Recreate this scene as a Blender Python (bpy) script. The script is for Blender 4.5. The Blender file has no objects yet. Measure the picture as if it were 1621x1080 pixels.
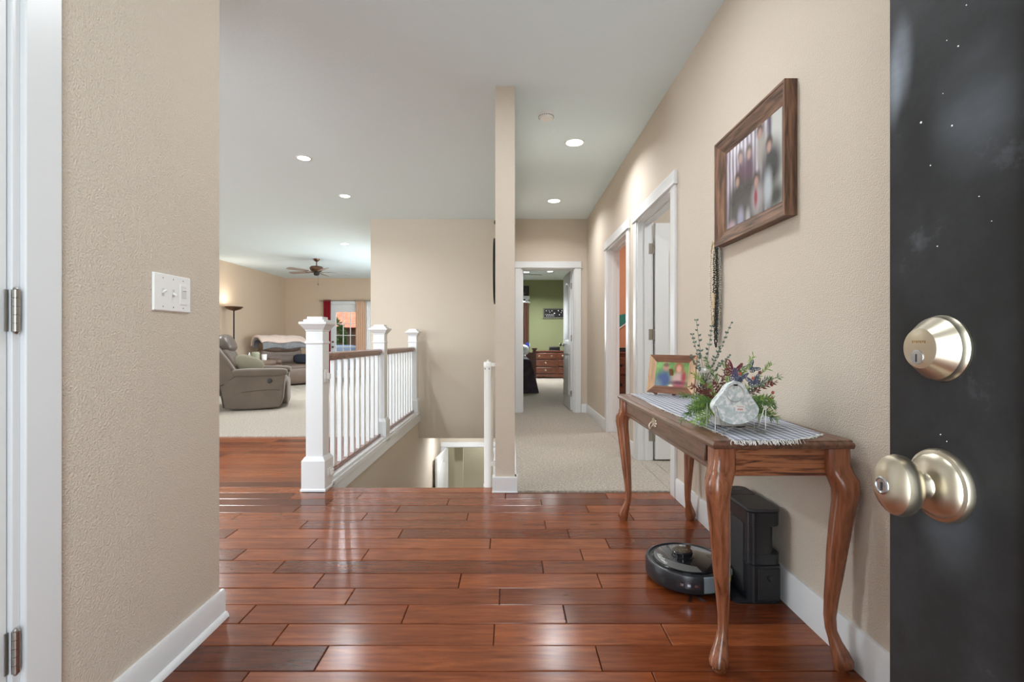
import bpy, math, random
from mathutils import Vector, Matrix, Euler
random.seed(7)
PI = math.pi
sc = bpy.context.scene
COL = sc.collection

# ------------------------------------------------------------------ camera, world, exposure
F = 775.0; VX = 808.0; CZ = 1.02
cd = bpy.data.cameras.new('camera'); cam = bpy.data.objects.new('camera', cd); COL.objects.link(cam)
cam.location = (0, 0, CZ); cam.rotation_euler = (PI/2, 0, 0)
cd.sensor_width = 36; cd.lens = F/1621*36; cd.shift_x = (810.5-VX)/1621; cd.clip_start = .02; cd.clip_end = 200
sc.camera = cam
vs = sc.view_settings
sc.display_settings.display_device = 'sRGB'
vs.view_transform = 'Standard'; vs.look = 'None'; vs.gamma = 1; vs.use_curve_mapping = False; vs.exposure = 0.24
sc.cycles.use_denoising = True
sc.cycles.max_bounces = 10; sc.cycles.diffuse_bounces = 6; sc.cycles.caustics_reflective = False; sc.cycles.caustics_refractive = False
w = bpy.data.worlds.new('sky'); sc.world = w; w.use_nodes = True
nt = w.node_tree; bg = nt.nodes['Background']
sky = nt.nodes.new('ShaderNodeTexSky'); sky.sky_type = 'NISHITA'; sky.sun_disc = False; sky.sun_elevation = math.radians(50); sky.sun_rotation = math.radians(200)
mx = nt.nodes.new('ShaderNodeMix'); mx.data_type = 'RGBA'; mx.inputs[0].default_value = .7
nt.links.new(sky.outputs[0], mx.inputs[6]); mx.inputs[7].default_value = (2.2, 2.2, 2.15, 1)
nt.links.new(mx.outputs[2], bg.inputs[0]); bg.inputs[1].default_value = .45

def area(name, loc, rot, sx, sy, power, col=(1, 1, 1), shape='RECTANGLE', spread=PI, portal=False):
    l = bpy.data.lights.new(name, 'AREA'); l.shape = shape; l.size = sx; l.size_y = sy; l.energy = power; l.color = col; l.spread = spread
    o = bpy.data.objects.new(name, l); COL.objects.link(o); o.location = loc; o.rotation_euler = rot
    if portal: l.cycles.is_portal = True
    return o
DAY = (.85, .95, 1)
LAMP = (.95, .98, 1)
# daylight entering by the open front door, the front room's window, the patio side, the bedroom window
area('daylight_front_door', (-.02, -.62, 1.1), (PI/2, 0, 0), .86, 2.0, 30, DAY)
area('daylight_front_window', (-3.6, -.46, 1.5), (PI/2, 0, 0), 2.3, 1.5, 130, DAY)
area('daylight_side_window', (-6.12, 3.3, 1.5), (0, -PI/2, 0), 1.5, 1.8, 62, DAY)
area('living_side_fill', (-2.0, 10.2, 1.25), (0, PI/2, 0), 1.5, 2.6, 62, DAY)  # added panel on the solid side wall to brighten the living room, no window there
area('daylight_patio', (-4.0, 15.0, 3.6), (-math.radians(62), 0, 0), 3.0, 2.0, 260, DAY)
area('daylight_bedroom_window', (-.4, 13.92, 1.6), (-PI/2, 0, 0), 1.6, 1.2, 170, DAY)
sl = bpy.data.lights.new('sun', 'SUN'); sl.energy = 2.6; sl.angle = .01; sl.color = (1, .95, .88)
so_ = bpy.data.objects.new('sun', sl); COL.objects.link(so_); so_.rotation_euler = Vector((-.85, -.22, .75)).to_track_quat('Z', 'Y').to_euler()

# ------------------------------------------------------------------ materials
MATS = {}
def lin(c): return tuple(((v/255)/12.92 if v <= 10 else (((v/255)+.055)/1.055)**2.4) for v in c)
def newmat(name):
    m = bpy.data.materials.new(name); m.use_nodes = True; MATS[name] = m
    return m, m.node_tree, m.node_tree.nodes['Principled BSDF']
def N(t, typ, **k):
    n = t.nodes.new(typ)
    for a, b in k.items(): setattr(n, a, b)
    return n
def mat(name, c, rough=.5, metal=0, bump=None, var=None, coat=0, alpha=None, trans=0, emit=None, spec=.5, sheen=0):
    """c sRGB 0-255. bump=(scale,strength,dist)  var=(scale,amount): noise in brightness"""
    m, t, p = newmat(name)
    c4 = (*lin(c), 1)
    p.inputs['Base Color'].default_value = c4; p.inputs['Roughness'].default_value = rough; p.inputs['Metallic'].default_value = metal
    p.inputs['Coat Weight'].default_value = coat; p.inputs['Specular IOR Level'].default_value = spec
    p.inputs['Transmission Weight'].default_value = trans; p.inputs['Sheen Weight'].default_value = sheen
    if emit: p.inputs['Emission Color'].default_value = (*lin(emit[0]), 1); p.inputs['Emission Strength'].default_value = emit[1]
    tc = N(t, 'ShaderNodeTexCoord')
    if var:
        n = N(t, 'ShaderNodeTexNoise'); n.inputs['Scale'].default_value = var[0]; n.inputs['Detail'].default_value = 5
        t.links.new(tc.outputs['Object'], n.inputs['Vector'])
        r = N(t, 'ShaderNodeMapRange'); r.inputs[1].default_value = .3; r.inputs[2].default_value = .7
        r.inputs[3].default_value = 1-var[1]; r.inputs[4].default_value = 1+var[1]
        t.links.new(n.outputs[0], r.inputs[0])
        mm = N(t, 'ShaderNodeVectorMath', operation='SCALE'); mm.inputs[0].default_value = c4[:3]
        t.links.new(r.outputs[0], mm.inputs['Scale']); t.links.new(mm.outputs[0], p.inputs['Base Color'])
    if bump:
        n = N(t, 'ShaderNodeTexNoise'); n.inputs['Scale'].default_value = bump[0]; n.inputs['Detail'].default_value = 3
        t.links.new(tc.outputs['Object'], n.inputs['Vector'])
        b = N(t, 'ShaderNodeBump'); b.inputs['Strength'].default_value = bump[1]; b.inputs['Distance'].default_value = bump[2]
        t.links.new(n.outputs[0], b.inputs['Height']); t.links.new(b.outputs[0], p.inputs['Normal'])
    return m
def ramp(t, stops):
    r = N(t, 'ShaderNodeValToRGB'); e = r.color_ramp.elements
    while len(e) > 1: e.remove(e[0])
    e[0].position = stops[0][0]; e[0].color = (*lin(stops[0][1]), 1)
    for pos, c in stops[1:]:
        q = e.new(pos); q.color = (*lin(c), 1)
    return r
def wood(name, stops, axis=0, scale=6, stretch=12, rough=.35, coat=0, rand=False, tone=0.0, bump=.15, tint=None):
    m, t, p = newmat(name)
    tc = N(t, 'ShaderNodeTexCoord'); mp = N(t, 'ShaderNodeMapping')
    s = [stretch]*3; s[axis] = 1
    mp.inputs['Scale'].default_value = s
    src = tc.outputs['Object']
    oi = N(t, 'ShaderNodeObjectInfo')
    if rand:
        a = N(t, 'ShaderNodeVectorMath', operation='SCALE'); a.inputs[0].default_value = (37, 91, 13)
        t.links.new(oi.outputs['Random'], a.inputs['Scale'])
        b = N(t, 'ShaderNodeVectorMath', operation='ADD'); t.links.new(src, b.inputs[0]); t.links.new(a.outputs[0], b.inputs[1]); src = b.outputs[0]
    t.links.new(src, mp.inputs[0])
    n = N(t, 'ShaderNodeTexNoise'); n.inputs['Scale'].default_value = scale; n.inputs['Detail'].default_value = 8; n.inputs['Distortion'].default_value = .6; n.inputs['Roughness'].default_value = .62
    t.links.new(mp.outputs[0], n.inputs['Vector'])
    n2 = N(t, 'ShaderNodeTexNoise'); n2.inputs['Scale'].default_value = 2.5; n2.inputs['Detail'].default_value = 3
    t.links.new(src, n2.inputs['Vector'])
    r = ramp(t, stops); t.links.new(n.outputs[0], r.inputs[0])
    mulv = N(t, 'ShaderNodeVectorMath', operation='MULTIPLY')
    t.links.new(r.outputs[0], mulv.inputs[0])
    if rand:
        rr = ramp(t, tint); rr.color_ramp.interpolation = 'LINEAR'
        t.links.new(oi.outputs['Random'], rr.inputs[0]); t.links.new(rr.outputs[0], mulv.inputs[1])
    else: mulv.inputs[1].default_value = (1, 1, 1)
    mr = N(t, 'ShaderNodeMapRange'); mr.inputs[1].default_value = .3; mr.inputs[2].default_value = .7; mr.inputs[3].default_value = .84; mr.inputs[4].default_value = 1.14
    t.links.new(n2.outputs[0], mr.inputs[0])
    sc2 = N(t, 'ShaderNodeVectorMath', operation='SCALE'); t.links.new(mulv.outputs[0], sc2.inputs[0]); t.links.new(mr.outputs[0], sc2.inputs['Scale'])
    t.links.new(sc2.outputs[0], p.inputs['Base Color'])
    p.inputs['Roughness'].default_value = rough; p.inputs['Coat Weight'].default_value = coat; p.inputs['Coat Roughness'].default_value = .2
    b = N(t, 'ShaderNodeBump'); b.inputs['Strength'].default_value = bump; b.inputs['Distance'].default_value = .002
    t.links.new(n.outputs[0], b.inputs['Height']); t.links.new(b.outputs[0], p.inputs['Normal'])
    return m
def printmat(name, base, blobs, bands=None):
    """flat print: soft ellipses (cx,cz,rx,rz,soft,colour) over a base, in the object's own x,z metres"""
    m, t, p = newmat(name)
    tc = N(t, 'ShaderNodeTexCoord')
    cur = None
    if bands:
        wv = N(t, 'ShaderNodeTexWave'); wv.bands_direction = 'X'; wv.inputs['Scale'].default_value = bands[0]; wv.inputs['Distortion'].default_value = 1.5
        t.links.new(tc.outputs['Object'], wv.inputs['Vector'])
        r = ramp(t, [(0, bands[1]), (1, base)]); t.links.new(wv.outputs['Color'], r.inputs[0]); cur = r.outputs[0]
    else:
        n = N(t, 'ShaderNodeTexNoise'); n.inputs['Scale'].default_value = 22; t.links.new(tc.outputs['Object'], n.inputs['Vector'])
        r = ramp(t, [(.35, tuple(v*.72 for v in base)), (.65, base)]); t.links.new(n.outputs[0], r.inputs[0]); cur = r.outputs[0]
    for cx, cz, rx, rz, soft, c in blobs:
        s = N(t, 'ShaderNodeVectorMath', operation='SUBTRACT'); s.inputs[1].default_value = (cx, 0, cz); t.links.new(tc.outputs['Object'], s.inputs[0])
        q = N(t, 'ShaderNodeVectorMath', operation='MULTIPLY'); q.inputs[1].default_value = (1/rx, 0, 1/rz); t.links.new(s.outputs[0], q.inputs[0])
        l = N(t, 'ShaderNodeVectorMath', operation='LENGTH'); t.links.new(q.outputs[0], l.inputs[0])
        mr = N(t, 'ShaderNodeMapRange', interpolation_type='SMOOTHSTEP'); mr.inputs[1].default_value = 1.25+soft; mr.inputs[2].default_value = max(0, .75-soft)
        t.links.new(l.outputs['Value'], mr.inputs[0])
        x = N(t, 'ShaderNodeMix', data_type='RGBA'); t.links.new(mr.outputs[0], x.inputs[0]); t.links.new(cur, x.inputs[6]); x.inputs[7].default_value = (*lin(c), 1)
        cur = x.outputs[2]
    t.links.new(cur, p.inputs['Base Color']); p.inputs['Roughness'].default_value = .25
    return m

wall_m = mat('wall_paint', (210, 198, 183), .75, bump=(210, .9, .0045))
wall2_m = mat('wall_paint_living', (206, 184, 162), .8, bump=(120, .3, .003))
green_m = mat('wall_paint_green', (148, 154, 114), .8)
orange_m = mat('wall_paint_orange', (204, 140, 104), .8)
ceil_m = mat('ceiling_paint', (226, 240, 245), .9, bump=(60, .25, .003))
white_m = mat('white_trim', (224, 226, 228), .32, spec=.5)
door_m = mat('white_door', (226, 228, 229), .4)
plast_m = mat('white_plastic', (238, 238, 236), .35)
carpet_m = mat('carpet_pile', (202, 190, 174), 1, bump=(230, 1.0, .02), var=(75, .38), spec=.1, sheen=.3)
_t = carpet_m.node_tree
sub_m = mat('dark_gap', (46, 24, 16), .9)
floor_m = wood('cherry_plank', [(.3, (112, 58, 30)), (.5, (138, 72, 38)), (.7, (158, 88, 48))], 0, 5, 9, .2, .05, True, bump=.02,
               tint=[(0, (150, 136, 138)), (.2, (196, 186, 184)), (.5, (228, 222, 218)), (.82, (244, 242, 240)), (1, (255, 255, 252))])
oak_m = wood('oak_stain', [(.38, (70, 36, 22)), (.455, (120, 68, 42)), (.52, (166, 104, 68)), (.75, (184, 124, 84))], 0, 6, 13, .3, .4, bump=.3)
oakz_m = wood('oak_stain_leg', [(.3, (86, 48, 28)), (.45, (132, 78, 50)), (.62, (154, 96, 66)), (.78, (170, 114, 82))], 2, 5, 10, .25, .5, bump=.25)
oaky_m = wood('oak_stain_top', [(.3, (66, 42, 32)), (.45, (98, 66, 50)), (.6, (116, 80, 62)), (.75, (132, 94, 74))], 1, 7, 10, .3, .4, bump=.3)
rail_m = wood('rail_stain', [(.3, (84, 46, 30)), (.5, (120, 68, 46)), (.7, (142, 84, 58))], 1, 6, 9, .25, .4)
dress_m = wood('dresser_stain', [(.3, (70, 38, 26)), (.5, (104, 60, 42)), (.7, (124, 74, 52))], 0, 5, 8, .35, .2)
barn_m = wood('barn_wood', [(.28, (50, 40, 34)), (.45, (98, 76, 62)), (.6, (130, 100, 82)), (.78, (156, 132, 114))], 0, 5, 12, .7, 0, bump=.7)
barnz_m = wood('barn_wood_upright', [(.28, (56, 42, 34)), (.45, (104, 78, 62)), (.6, (140, 104, 82)), (.78, (158, 128, 106))], 2, 5, 12, .7, 0, bump=.7)
wal_m = wood('walnut_frame', [(.3, (82, 50, 34)), (.5, (120, 74, 50)), (.7, (140, 92, 64))], 0, 6, 8, .5)
pale_m = wood('pale_frame', [(.3, (160, 122, 92)), (.5, (200, 162, 126)), (.7, (216, 182, 148))], 2, 6, 8, .5)
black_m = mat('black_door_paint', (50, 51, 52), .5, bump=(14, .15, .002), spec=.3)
def scuffs_and_pale_blobs():
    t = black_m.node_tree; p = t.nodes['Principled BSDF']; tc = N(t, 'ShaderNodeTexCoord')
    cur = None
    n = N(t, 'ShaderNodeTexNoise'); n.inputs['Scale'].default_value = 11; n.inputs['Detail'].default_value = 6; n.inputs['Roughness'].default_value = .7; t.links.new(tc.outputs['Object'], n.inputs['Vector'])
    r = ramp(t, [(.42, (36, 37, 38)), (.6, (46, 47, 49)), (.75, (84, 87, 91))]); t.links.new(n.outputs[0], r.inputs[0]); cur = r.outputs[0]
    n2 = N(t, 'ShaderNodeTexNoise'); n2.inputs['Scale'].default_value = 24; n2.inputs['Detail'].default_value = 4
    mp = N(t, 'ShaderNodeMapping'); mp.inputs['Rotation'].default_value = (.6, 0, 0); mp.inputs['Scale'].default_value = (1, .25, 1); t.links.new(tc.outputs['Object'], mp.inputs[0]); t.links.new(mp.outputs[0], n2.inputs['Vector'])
    for cy, cz, ry, rz, amt in ((-.015, 1.300, .014, .040, .55), (-.006, 1.275, .010, .035, .5), (-.10, 1.21, .04, .05, .16), (-.07, .84, .03, .05, .15)):  # soft pale bluish blobs over the scuffed black, two stronger near the free edge
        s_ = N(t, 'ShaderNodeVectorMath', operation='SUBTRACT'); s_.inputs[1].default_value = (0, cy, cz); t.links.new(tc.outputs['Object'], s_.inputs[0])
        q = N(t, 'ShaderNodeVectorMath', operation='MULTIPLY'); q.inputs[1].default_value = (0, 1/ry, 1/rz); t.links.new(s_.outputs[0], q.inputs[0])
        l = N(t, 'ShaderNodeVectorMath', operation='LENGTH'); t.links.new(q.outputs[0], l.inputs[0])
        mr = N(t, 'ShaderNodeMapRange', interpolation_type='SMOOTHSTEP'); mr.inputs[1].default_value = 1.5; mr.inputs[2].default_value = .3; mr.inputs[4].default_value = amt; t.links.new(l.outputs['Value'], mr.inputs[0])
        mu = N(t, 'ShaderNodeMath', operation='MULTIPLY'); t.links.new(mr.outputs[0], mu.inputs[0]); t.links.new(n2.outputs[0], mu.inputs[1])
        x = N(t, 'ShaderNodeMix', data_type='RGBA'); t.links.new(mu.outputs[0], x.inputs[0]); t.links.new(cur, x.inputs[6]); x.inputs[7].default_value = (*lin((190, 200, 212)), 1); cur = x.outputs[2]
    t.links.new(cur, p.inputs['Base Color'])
scuffs_and_pale_blobs()
brass_m = mat('worn_brass_nickel', (204, 194, 174), .33, 1, bump=(45, .1, .001), var=(28, .14))
steel_m = mat('satin_nickel', (176, 172, 166), .32, 1)
keys_m = mat('steel_key_cylinder', (190, 196, 204), .25, 1)
dark_m = mat('near_black', (18, 18, 20), .5)
iron_m = mat('black_iron', (30, 28, 27), .5, .3)
vac_m = mat('vacuum_black', (40, 42, 46), .3, var=(40, .1))
vac2_m = mat('vacuum_gloss_black', (26, 27, 29), .12, coat=.5)
vac3_m = mat('vacuum_grey', (118, 122, 122), .3, .4)
dock_m = mat('dock_black', (34, 36, 41), .28)
dock2_m = mat('dock_textured', (40, 41, 44), .6, bump=(400, .9, .003))
yellow_m = mat('yellow_tag', (214, 190, 30), .5)
sofa_m = mat('taupe_suede', (92, 79, 67), .75, bump=(12, .3, .01), var=(5, .12), sheen=.2)
sofa2_m = mat('brown_leather', (108, 89, 77), .38, bump=(9, .5, .012), var=(4, .14))
pink_m = mat('pink_blanket', (232, 208, 196), 1, bump=(60, .8, .01), sheen=.5)
grey_m = mat('grey_fleece', (150, 150, 154), 1, bump=(90, 1, .02), var=(70, .35))
red_m = mat('red_curtain', (150, 22, 34), .8)
tan_m = mat('tan_curtain', (222, 188, 162), .8)
brn_m = mat('brown_curtain', (98, 68, 52), .6)
bronze_m = mat('bronze_metal', (112, 84, 66), .35, .8)
blade_m = mat('fan_blade', (150, 136, 126), .4)
spread_m = mat('dark_bedspread', (78, 66, 76), .85, var=(9, .3))
linen_m = mat('white_linen', (214, 218, 224), .8)
glass_m = mat('clear_glass', (255, 255, 255), .02, trans=1.0); glass_m.node_tree.nodes['Principled BSDF'].inputs['IOR'].default_value = 1.02
jar_m = mat('jar_glass', (240, 248, 246), .03, trans=1.0); jar_m.node_tree.nodes['Principled BSDF'].inputs['IOR'].default_value = 1.2
zinc_m, _z, _p = newmat('galvanized_zinc')
_tc = N(_z, 'ShaderNodeTexCoord'); _v = N(_z, 'ShaderNodeTexNoise'); _v.inputs['Scale'].default_value = 62; _v.inputs['Detail'].default_value = 2; _v.inputs['Distortion'].default_value = .8
_z.links.new(_tc.outputs['Object'], _v.inputs['Vector']); _r = ramp(_z, [(.36, (196, 208, 210)), (.5, (220, 228, 229)), (.6, (248, 250, 250))]); _z.links.new(_v.outputs[0], _r.inputs[0])
_z.links.new(_r.outputs[0], _p.inputs['Base Color']); _p.inputs['Roughness'].default_value = .4; _p.inputs['Metallic'].default_value = .25
lite_m = mat('light_disc', (255, 255, 255), .5, emit=((255, 250, 240), 9))
leafa_m = mat('leaf_green', (92, 126, 66), .6, var=(30, .3)); leafb_m = mat('leaf_eucalyptus', (96, 116, 104), .7, var=(30, .3)); leafc_m = mat('leaf_bright', (130, 160, 70), .6, var=(30, .3))
burg_m = mat('burgundy_wing', (112, 26, 52), .5); teal_m = mat('teal_wing', (60, 92, 106), .5); blue_m = mat('slate_blue_wing', (84, 90, 122), .5)
coral_m = mat('coral_bloom', (214, 110, 96), .6); rust_m = mat('rust_bloom', (120, 70, 62), .6)
bead1_m = mat('silver_bead', (188, 184, 172), .2, .6); bead2_m = mat('black_bead', (30, 36, 34), .2); bead3_m = mat('gold_bead', (196, 176, 140), .3, .6)
tealf_m = mat('teal_fabric', (44, 124, 110), .7)
pil_m = mat('sage_pillow', (122, 116, 98), .9, bump=(90, .5, .004))
navy_m = mat('navy_cloth', (32, 36, 50), .9)

# checked runner
def runner_mat():
    m, t, p = newmat('blue_check_weave')
    tc = N(t, 'ShaderNodeTexCoord'); sx = N(t, 'ShaderNodeSeparateXYZ'); t.links.new(tc.outputs['Object'], sx.inputs[0])
    def stripe(ax, period, duty):
        a = N(t, 'ShaderNodeMath', operation='MULTIPLY'); a.inputs[1].default_value = 1/period; t.links.new(sx.outputs[ax], a.inputs[0])
        b = N(t, 'ShaderNodeMath', operation='FRACT'); t.links.new(a.outputs[0], b.inputs[0])
        c = N(t, 'ShaderNodeMath', operation='LESS_THAN'); c.inputs[1].default_value = duty; t.links.new(b.outputs[0], c.inputs[0]); return c
    a = stripe(1, .026, .5); b = stripe(0, .026, .5)
    s = N(t, 'ShaderNodeMath', operation='ADD'); t.links.new(a.outputs[0], s.inputs[0]); t.links.new(b.outputs[0], s.inputs[1])
    r = ramp(t, [(0, (222, 222, 222)), (.5, (160, 165, 180)), (1, (96, 102, 128))])
    h = N(t, 'ShaderNodeMath', operation='MULTIPLY'); h.inputs[1].default_value = .5; t.links.new(s.outputs[0], h.inputs[0]); t.links.new(h.outputs[0], r.inputs[0])
    t.links.new(r.outputs[0], p.inputs['Base Color']); p.inputs['Roughness'].default_value = .95
    n = N(t, 'ShaderNodeTexNoise'); n.inputs['Scale'].default_value = 300; t.links.new(tc.outputs['Object'], n.inputs['Vector'])
    bm = N(t, 'ShaderNodeBump'); bm.inputs['Strength'].default_value = .6; bm.inputs['Distance'].default_value = .002; t.links.new(n.outputs[0], bm.inputs['Height']); t.links.new(bm.outputs[0], p.inputs['Normal'])
    return m
runner_m = runner_mat()

# ------------------------------------------------------------------ mesh builder
class MB:
    def __init__(s): s.v = []; s.f = []
    def add(s, vs_, fs, M=None):
        o = len(s.v)
        s.v += [tuple(M @ Vector(q)) if M is not None else tuple(q) for q in vs_]
        s.f += [tuple(i+o for i in q) for q in fs]; return s
    def box(s, x0, y0, z0, x1, y1, z1, M=None):
        if x0 > x1: x0, x1 = x1, x0
        if y0 > y1: y0, y1 = y1, y0
        if z0 > z1: z0, z1 = z1, z0
        return s.add([(x0,y0,z0),(x1,y0,z0),(x1,y1,z0),(x0,y1,z0),(x0,y0,z1),(x1,y0,z1),(x1,y1,z1),(x0,y1,z1)],
              [(0,3,2,1),(4,5,6,7),(0,1,5,4),(1,2,6,5),(2,3,7,6),(3,0,4,7)], M)
    def rings(s, rs, cap=True, closed=True, M=None):
        n = len(rs[0]); vs_ = [q for r in rs for q in r]; fs = []
        for i in range(len(rs)-1):
            for j in range(n if closed else n-1):
                k = (j+1) % n
                fs.append((i*n+j, i*n+k, (i+1)*n+k, (i+1)*n+j))
        if cap: fs.append(tuple(reversed(range(n)))); fs.append(tuple((len(rs)-1)*n+j for j in range(n)))
        return s.add(vs_, fs, M)
    def lathe(s, prof, n=24, M=None, cap=True):
        return s.rings([[(r*math.cos(2*PI*j/n), r*math.sin(2*PI*j/n), z) for j in range(n)] for r, z in prof], cap, True, M)
    def sq(s, prof, M=None):
        return s.rings([[(-h,-h,z),(h,-h,z),(h,h,z),(-h,h,z)] for h, z in prof], True, True, M)
    def prism(s, pts, y0, y1, M=None):          # outline in x,z extruded along y
        return s.rings([[(x, y0, z) for x, z in pts], [(x, y1, z) for x, z in pts]], True, True, M)
    def tube(s, path, r, n=8, cap=True, M=None):
        P = [Vector(q) for q in path]; rs = []; up = None
        for i, q in enumerate(P):
            d = (P[min(i+1, len(P)-1)]-P[max(i-1, 0)]).normalized()
            if up is None: up = Vector((0, 0, 1)) if abs(d.z) < .9 else Vector((1, 0, 0))
            a = d.cross(up).normalized(); b = a.cross(d).normalized(); up = b
            rr = r[i] if isinstance(r, (list, tuple)) else r
            rs.append([tuple(q+a*rr*math.cos(2*PI*j/n)+b*rr*math.sin(2*PI*j/n)) for j in range(n)])
        return s.rings(rs, cap, True, M)
    def puff(s, c, h, e=.45, n=20, m=12, M=None):    # rounded box (superellipsoid)
        sp = lambda v, p: math.copysign(abs(v)**p, v)
        vs_ = []; fs = []
        for i in range(m+1):
            ph = -PI/2+PI*i/m
            for j in range(n):
                th = 2*PI*j/n
                vs_.append((c[0]+h[0]*sp(math.cos(ph), e)*sp(math.cos(th), e), c[1]+h[1]*sp(math.cos(ph), e)*sp(math.sin(th), e), c[2]+h[2]*sp(math.sin(ph), e)))
        for i in range(m):
            for j in range(n):
                k = (j+1) % n; fs.append((i*n+j, i*n+k, (i+1)*n+k, (i+1)*n+j))
        return s.add(vs_, fs, M)
    def mesh(s, name, m, smooth=40):
        me = bpy.data.meshes.new(name); me.from_pydata(s.v, [], s.f)
        for q in (m if isinstance(m, (list, tuple)) else [m]): me.materials.append(q)
        if smooth:
            me.polygons.foreach_set('use_smooth', [True]*len(me.polygons)); me.set_sharp_from_angle(angle=math.radians(smooth))
        me.update(); return me
    def build(s, name, m, parent=None, bevel=0, smooth=40, loc=None, rot=None, sub=0, label=None):
        o = bpy.data.objects.new(name, s.mesh(name, m, smooth)); COL.objects.link(o)
        if parent is not None: o.parent = parent
        if loc is not None: o.location = loc
        if rot is not None: o.rotation_euler = rot
        if bevel:
            b = o.modifiers.new('bevel', 'BEVEL'); b.width = bevel; b.segments = 2; b.limit_method = 'ANGLE'; b.angle_limit = math.radians(40)
        if sub:
            b = o.modifiers.new('sub', 'SUBSURF'); b.levels = sub; b.render_levels = sub
        if label: o['label'] = label
        return o
def thing(name, label, cat, loc=(0, 0, 0), rz=0, group=None, kind=None):
    o = bpy.data.objects.new(name, None); COL.objects.link(o); o.location = loc; o.rotation_euler = (0, 0, rz); o.empty_display_size = .05
    return tag(o, label, cat, group, kind)
def tag(o, label=None, cat=None, group=None, kind=None):
    if label: o['label'] = label
    if cat: o['category'] = cat
    if group: o['group'] = group
    if kind: o['kind'] = kind
    return o
def struct(o, label=None, cat=None): return tag(o, label, cat, None, 'structure')
def boxes(*bs):
    m = MB()
    for b in bs: m.box(*b)
    return m
def copy_tree(o, parent=None):
    c = o.copy(); COL.objects.link(c); c.parent = parent
    for ch in [q for q in COL.objects if q.parent == o]: copy_tree(ch, c)
    return c
T = Matrix.Translation
def R(a, ax): return Matrix.Rotation(a, 4, ax)

# ------------------------------------------------------------------ constants of the plan
H = 2.74; WR = 1.08; WL = -1.07; YH = 6.9; YL = 13.4; XL = -6.15; YF = -.5
LB = -2.93                      # lower level floor
# ------------------------------------------------------------------ floor: slab and cherry planks
fl = struct(boxes((XL, YF-.1, -.3, -1.39, 5.2, -.014), (-1.39, YF-.1, -.3, WR, 3.40, -.014)).build('floor', sub_m, smooth=0), 'reddish cherry plank floor of the entry and the open room to its left', 'floor')
floor_m.node_tree.nodes['Principled BSDF'].inputs['Specular IOR Level'].default_value = .42
PW = .127; D0 = 1.513
joints = {-1: [703], 0: [509, 948], 1: [444, 782, 1055], 2: [392, 641, 894], 3: [554, 791], 4: [505, 728, 949], 5: [442, 859], 6: [380, 578, 921],
          7: [495, 776, 962], 8: [367, 634, 900], 9: [481, 863], 10: [375, 577, 740, 1000], 11: [470, 630, 930], 12: [522, 709, 857], 13: [463, 569, 800, 960]}
tone = {}
def plank(x0, x1, y0, y1):
    g = .0014; x0 += g; x1 -= g; y0 += g; y1 -= g; c = .0022
    z = random.uniform(-.0006, .0004)
    hx = (x1-x0)/2; hy = (y1-y0)/2
    v = [(-hx,-hy,-.014), (hx,-hy,-.014), (hx,hy,-.014), (-hx,hy,-.014), (-hx,-hy,-c), (hx,-hy,-c), (hx,hy,-c), (-hx,hy,-c),
         (-hx+c,-hy+c,0), (hx-c,-hy+c,0), (hx-c,hy-c,0), (-hx+c,hy-c,0)]
    f = [(0,3,2,1), (0,1,5,4), (1,2,6,5), (2,3,7,6), (3,0,4,7), (4,5,9,8), (5,6,10,9), (6,7,11,10), (7,4,8,11), (8,9,10,11)]
    MB().add(v, f).build('plank', floor_m, fl, smooth=0, loc=((x0+x1)/2, (y0+y1)/2, z))
def cut_row(y0, y1, xa, xb, js):
    e = [xa]+[j for j in sorted(js) if xa+.12 < j < xb-.12]+[xb]
    for a, b in zip(e, e[1:]): plank(a, b, y0, y1)
k = -16
while D0+PW*k < 5.2:
    y0 = D0+PW*k; y1 = min(y0+PW, 5.2); ym = (y0+y1)/2
    if y1 <= YF: k += 1; continue
    y0 = max(y0, YF)
    js = [(p-VX)/F*ym for p in joints.get(k, [])]
    if y0 < 1.4:
        js = []; x = -1.3+random.random()*.9
        while x < WR: js.append(x); x += random.uniform(.8, 1.3)
    if y1 > 1.82:                 # continues to the left past the wall's end, and beyond
        lo = min(js) if js else -1.4
        x = (lo if js else -1.5)-random.uniform(.7, 1.2)
        while x > XL: js.append(x); x -= random.uniform(.8, 1.35)
    xa = XL if y1 > 1.82 else WL
    xb = -1.40 if y0 > 3.3 else WR
    if y0 > 3.27 and y0 < 3.3: # the row under the stair nosing
        cut_row(y0, y1, xa, -1.40, js); k += 1; continue
    if y0 < 3.27 and y1 > 3.2: pass
    cut_row(y0, y1, xa, xb, js); k += 1
nose = MB().rings([[(x, 3.292, -.014), (x, 3.292, .001), (x, 3.40, .001), (x, 3.425, -.006), (x, 3.425, -.026), (x, 3.40, -.03)] for x in (-1.25, -.105)])
nose.build('stair_nosing', floor_m, fl, smooth=0)
struct(boxes((XL, 5.2, -.24, -1.43, YL, -.02), (.025, 3.40, -.24, WR+.12, YH+.12, -.02), (WR+.12, 2.0, -.24, 3.4, YH, -.02), (-1.85, YH+.12, -.24, 2.6, 13.8, -.02)).build('floor', sub_m, smooth=0))
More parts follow.
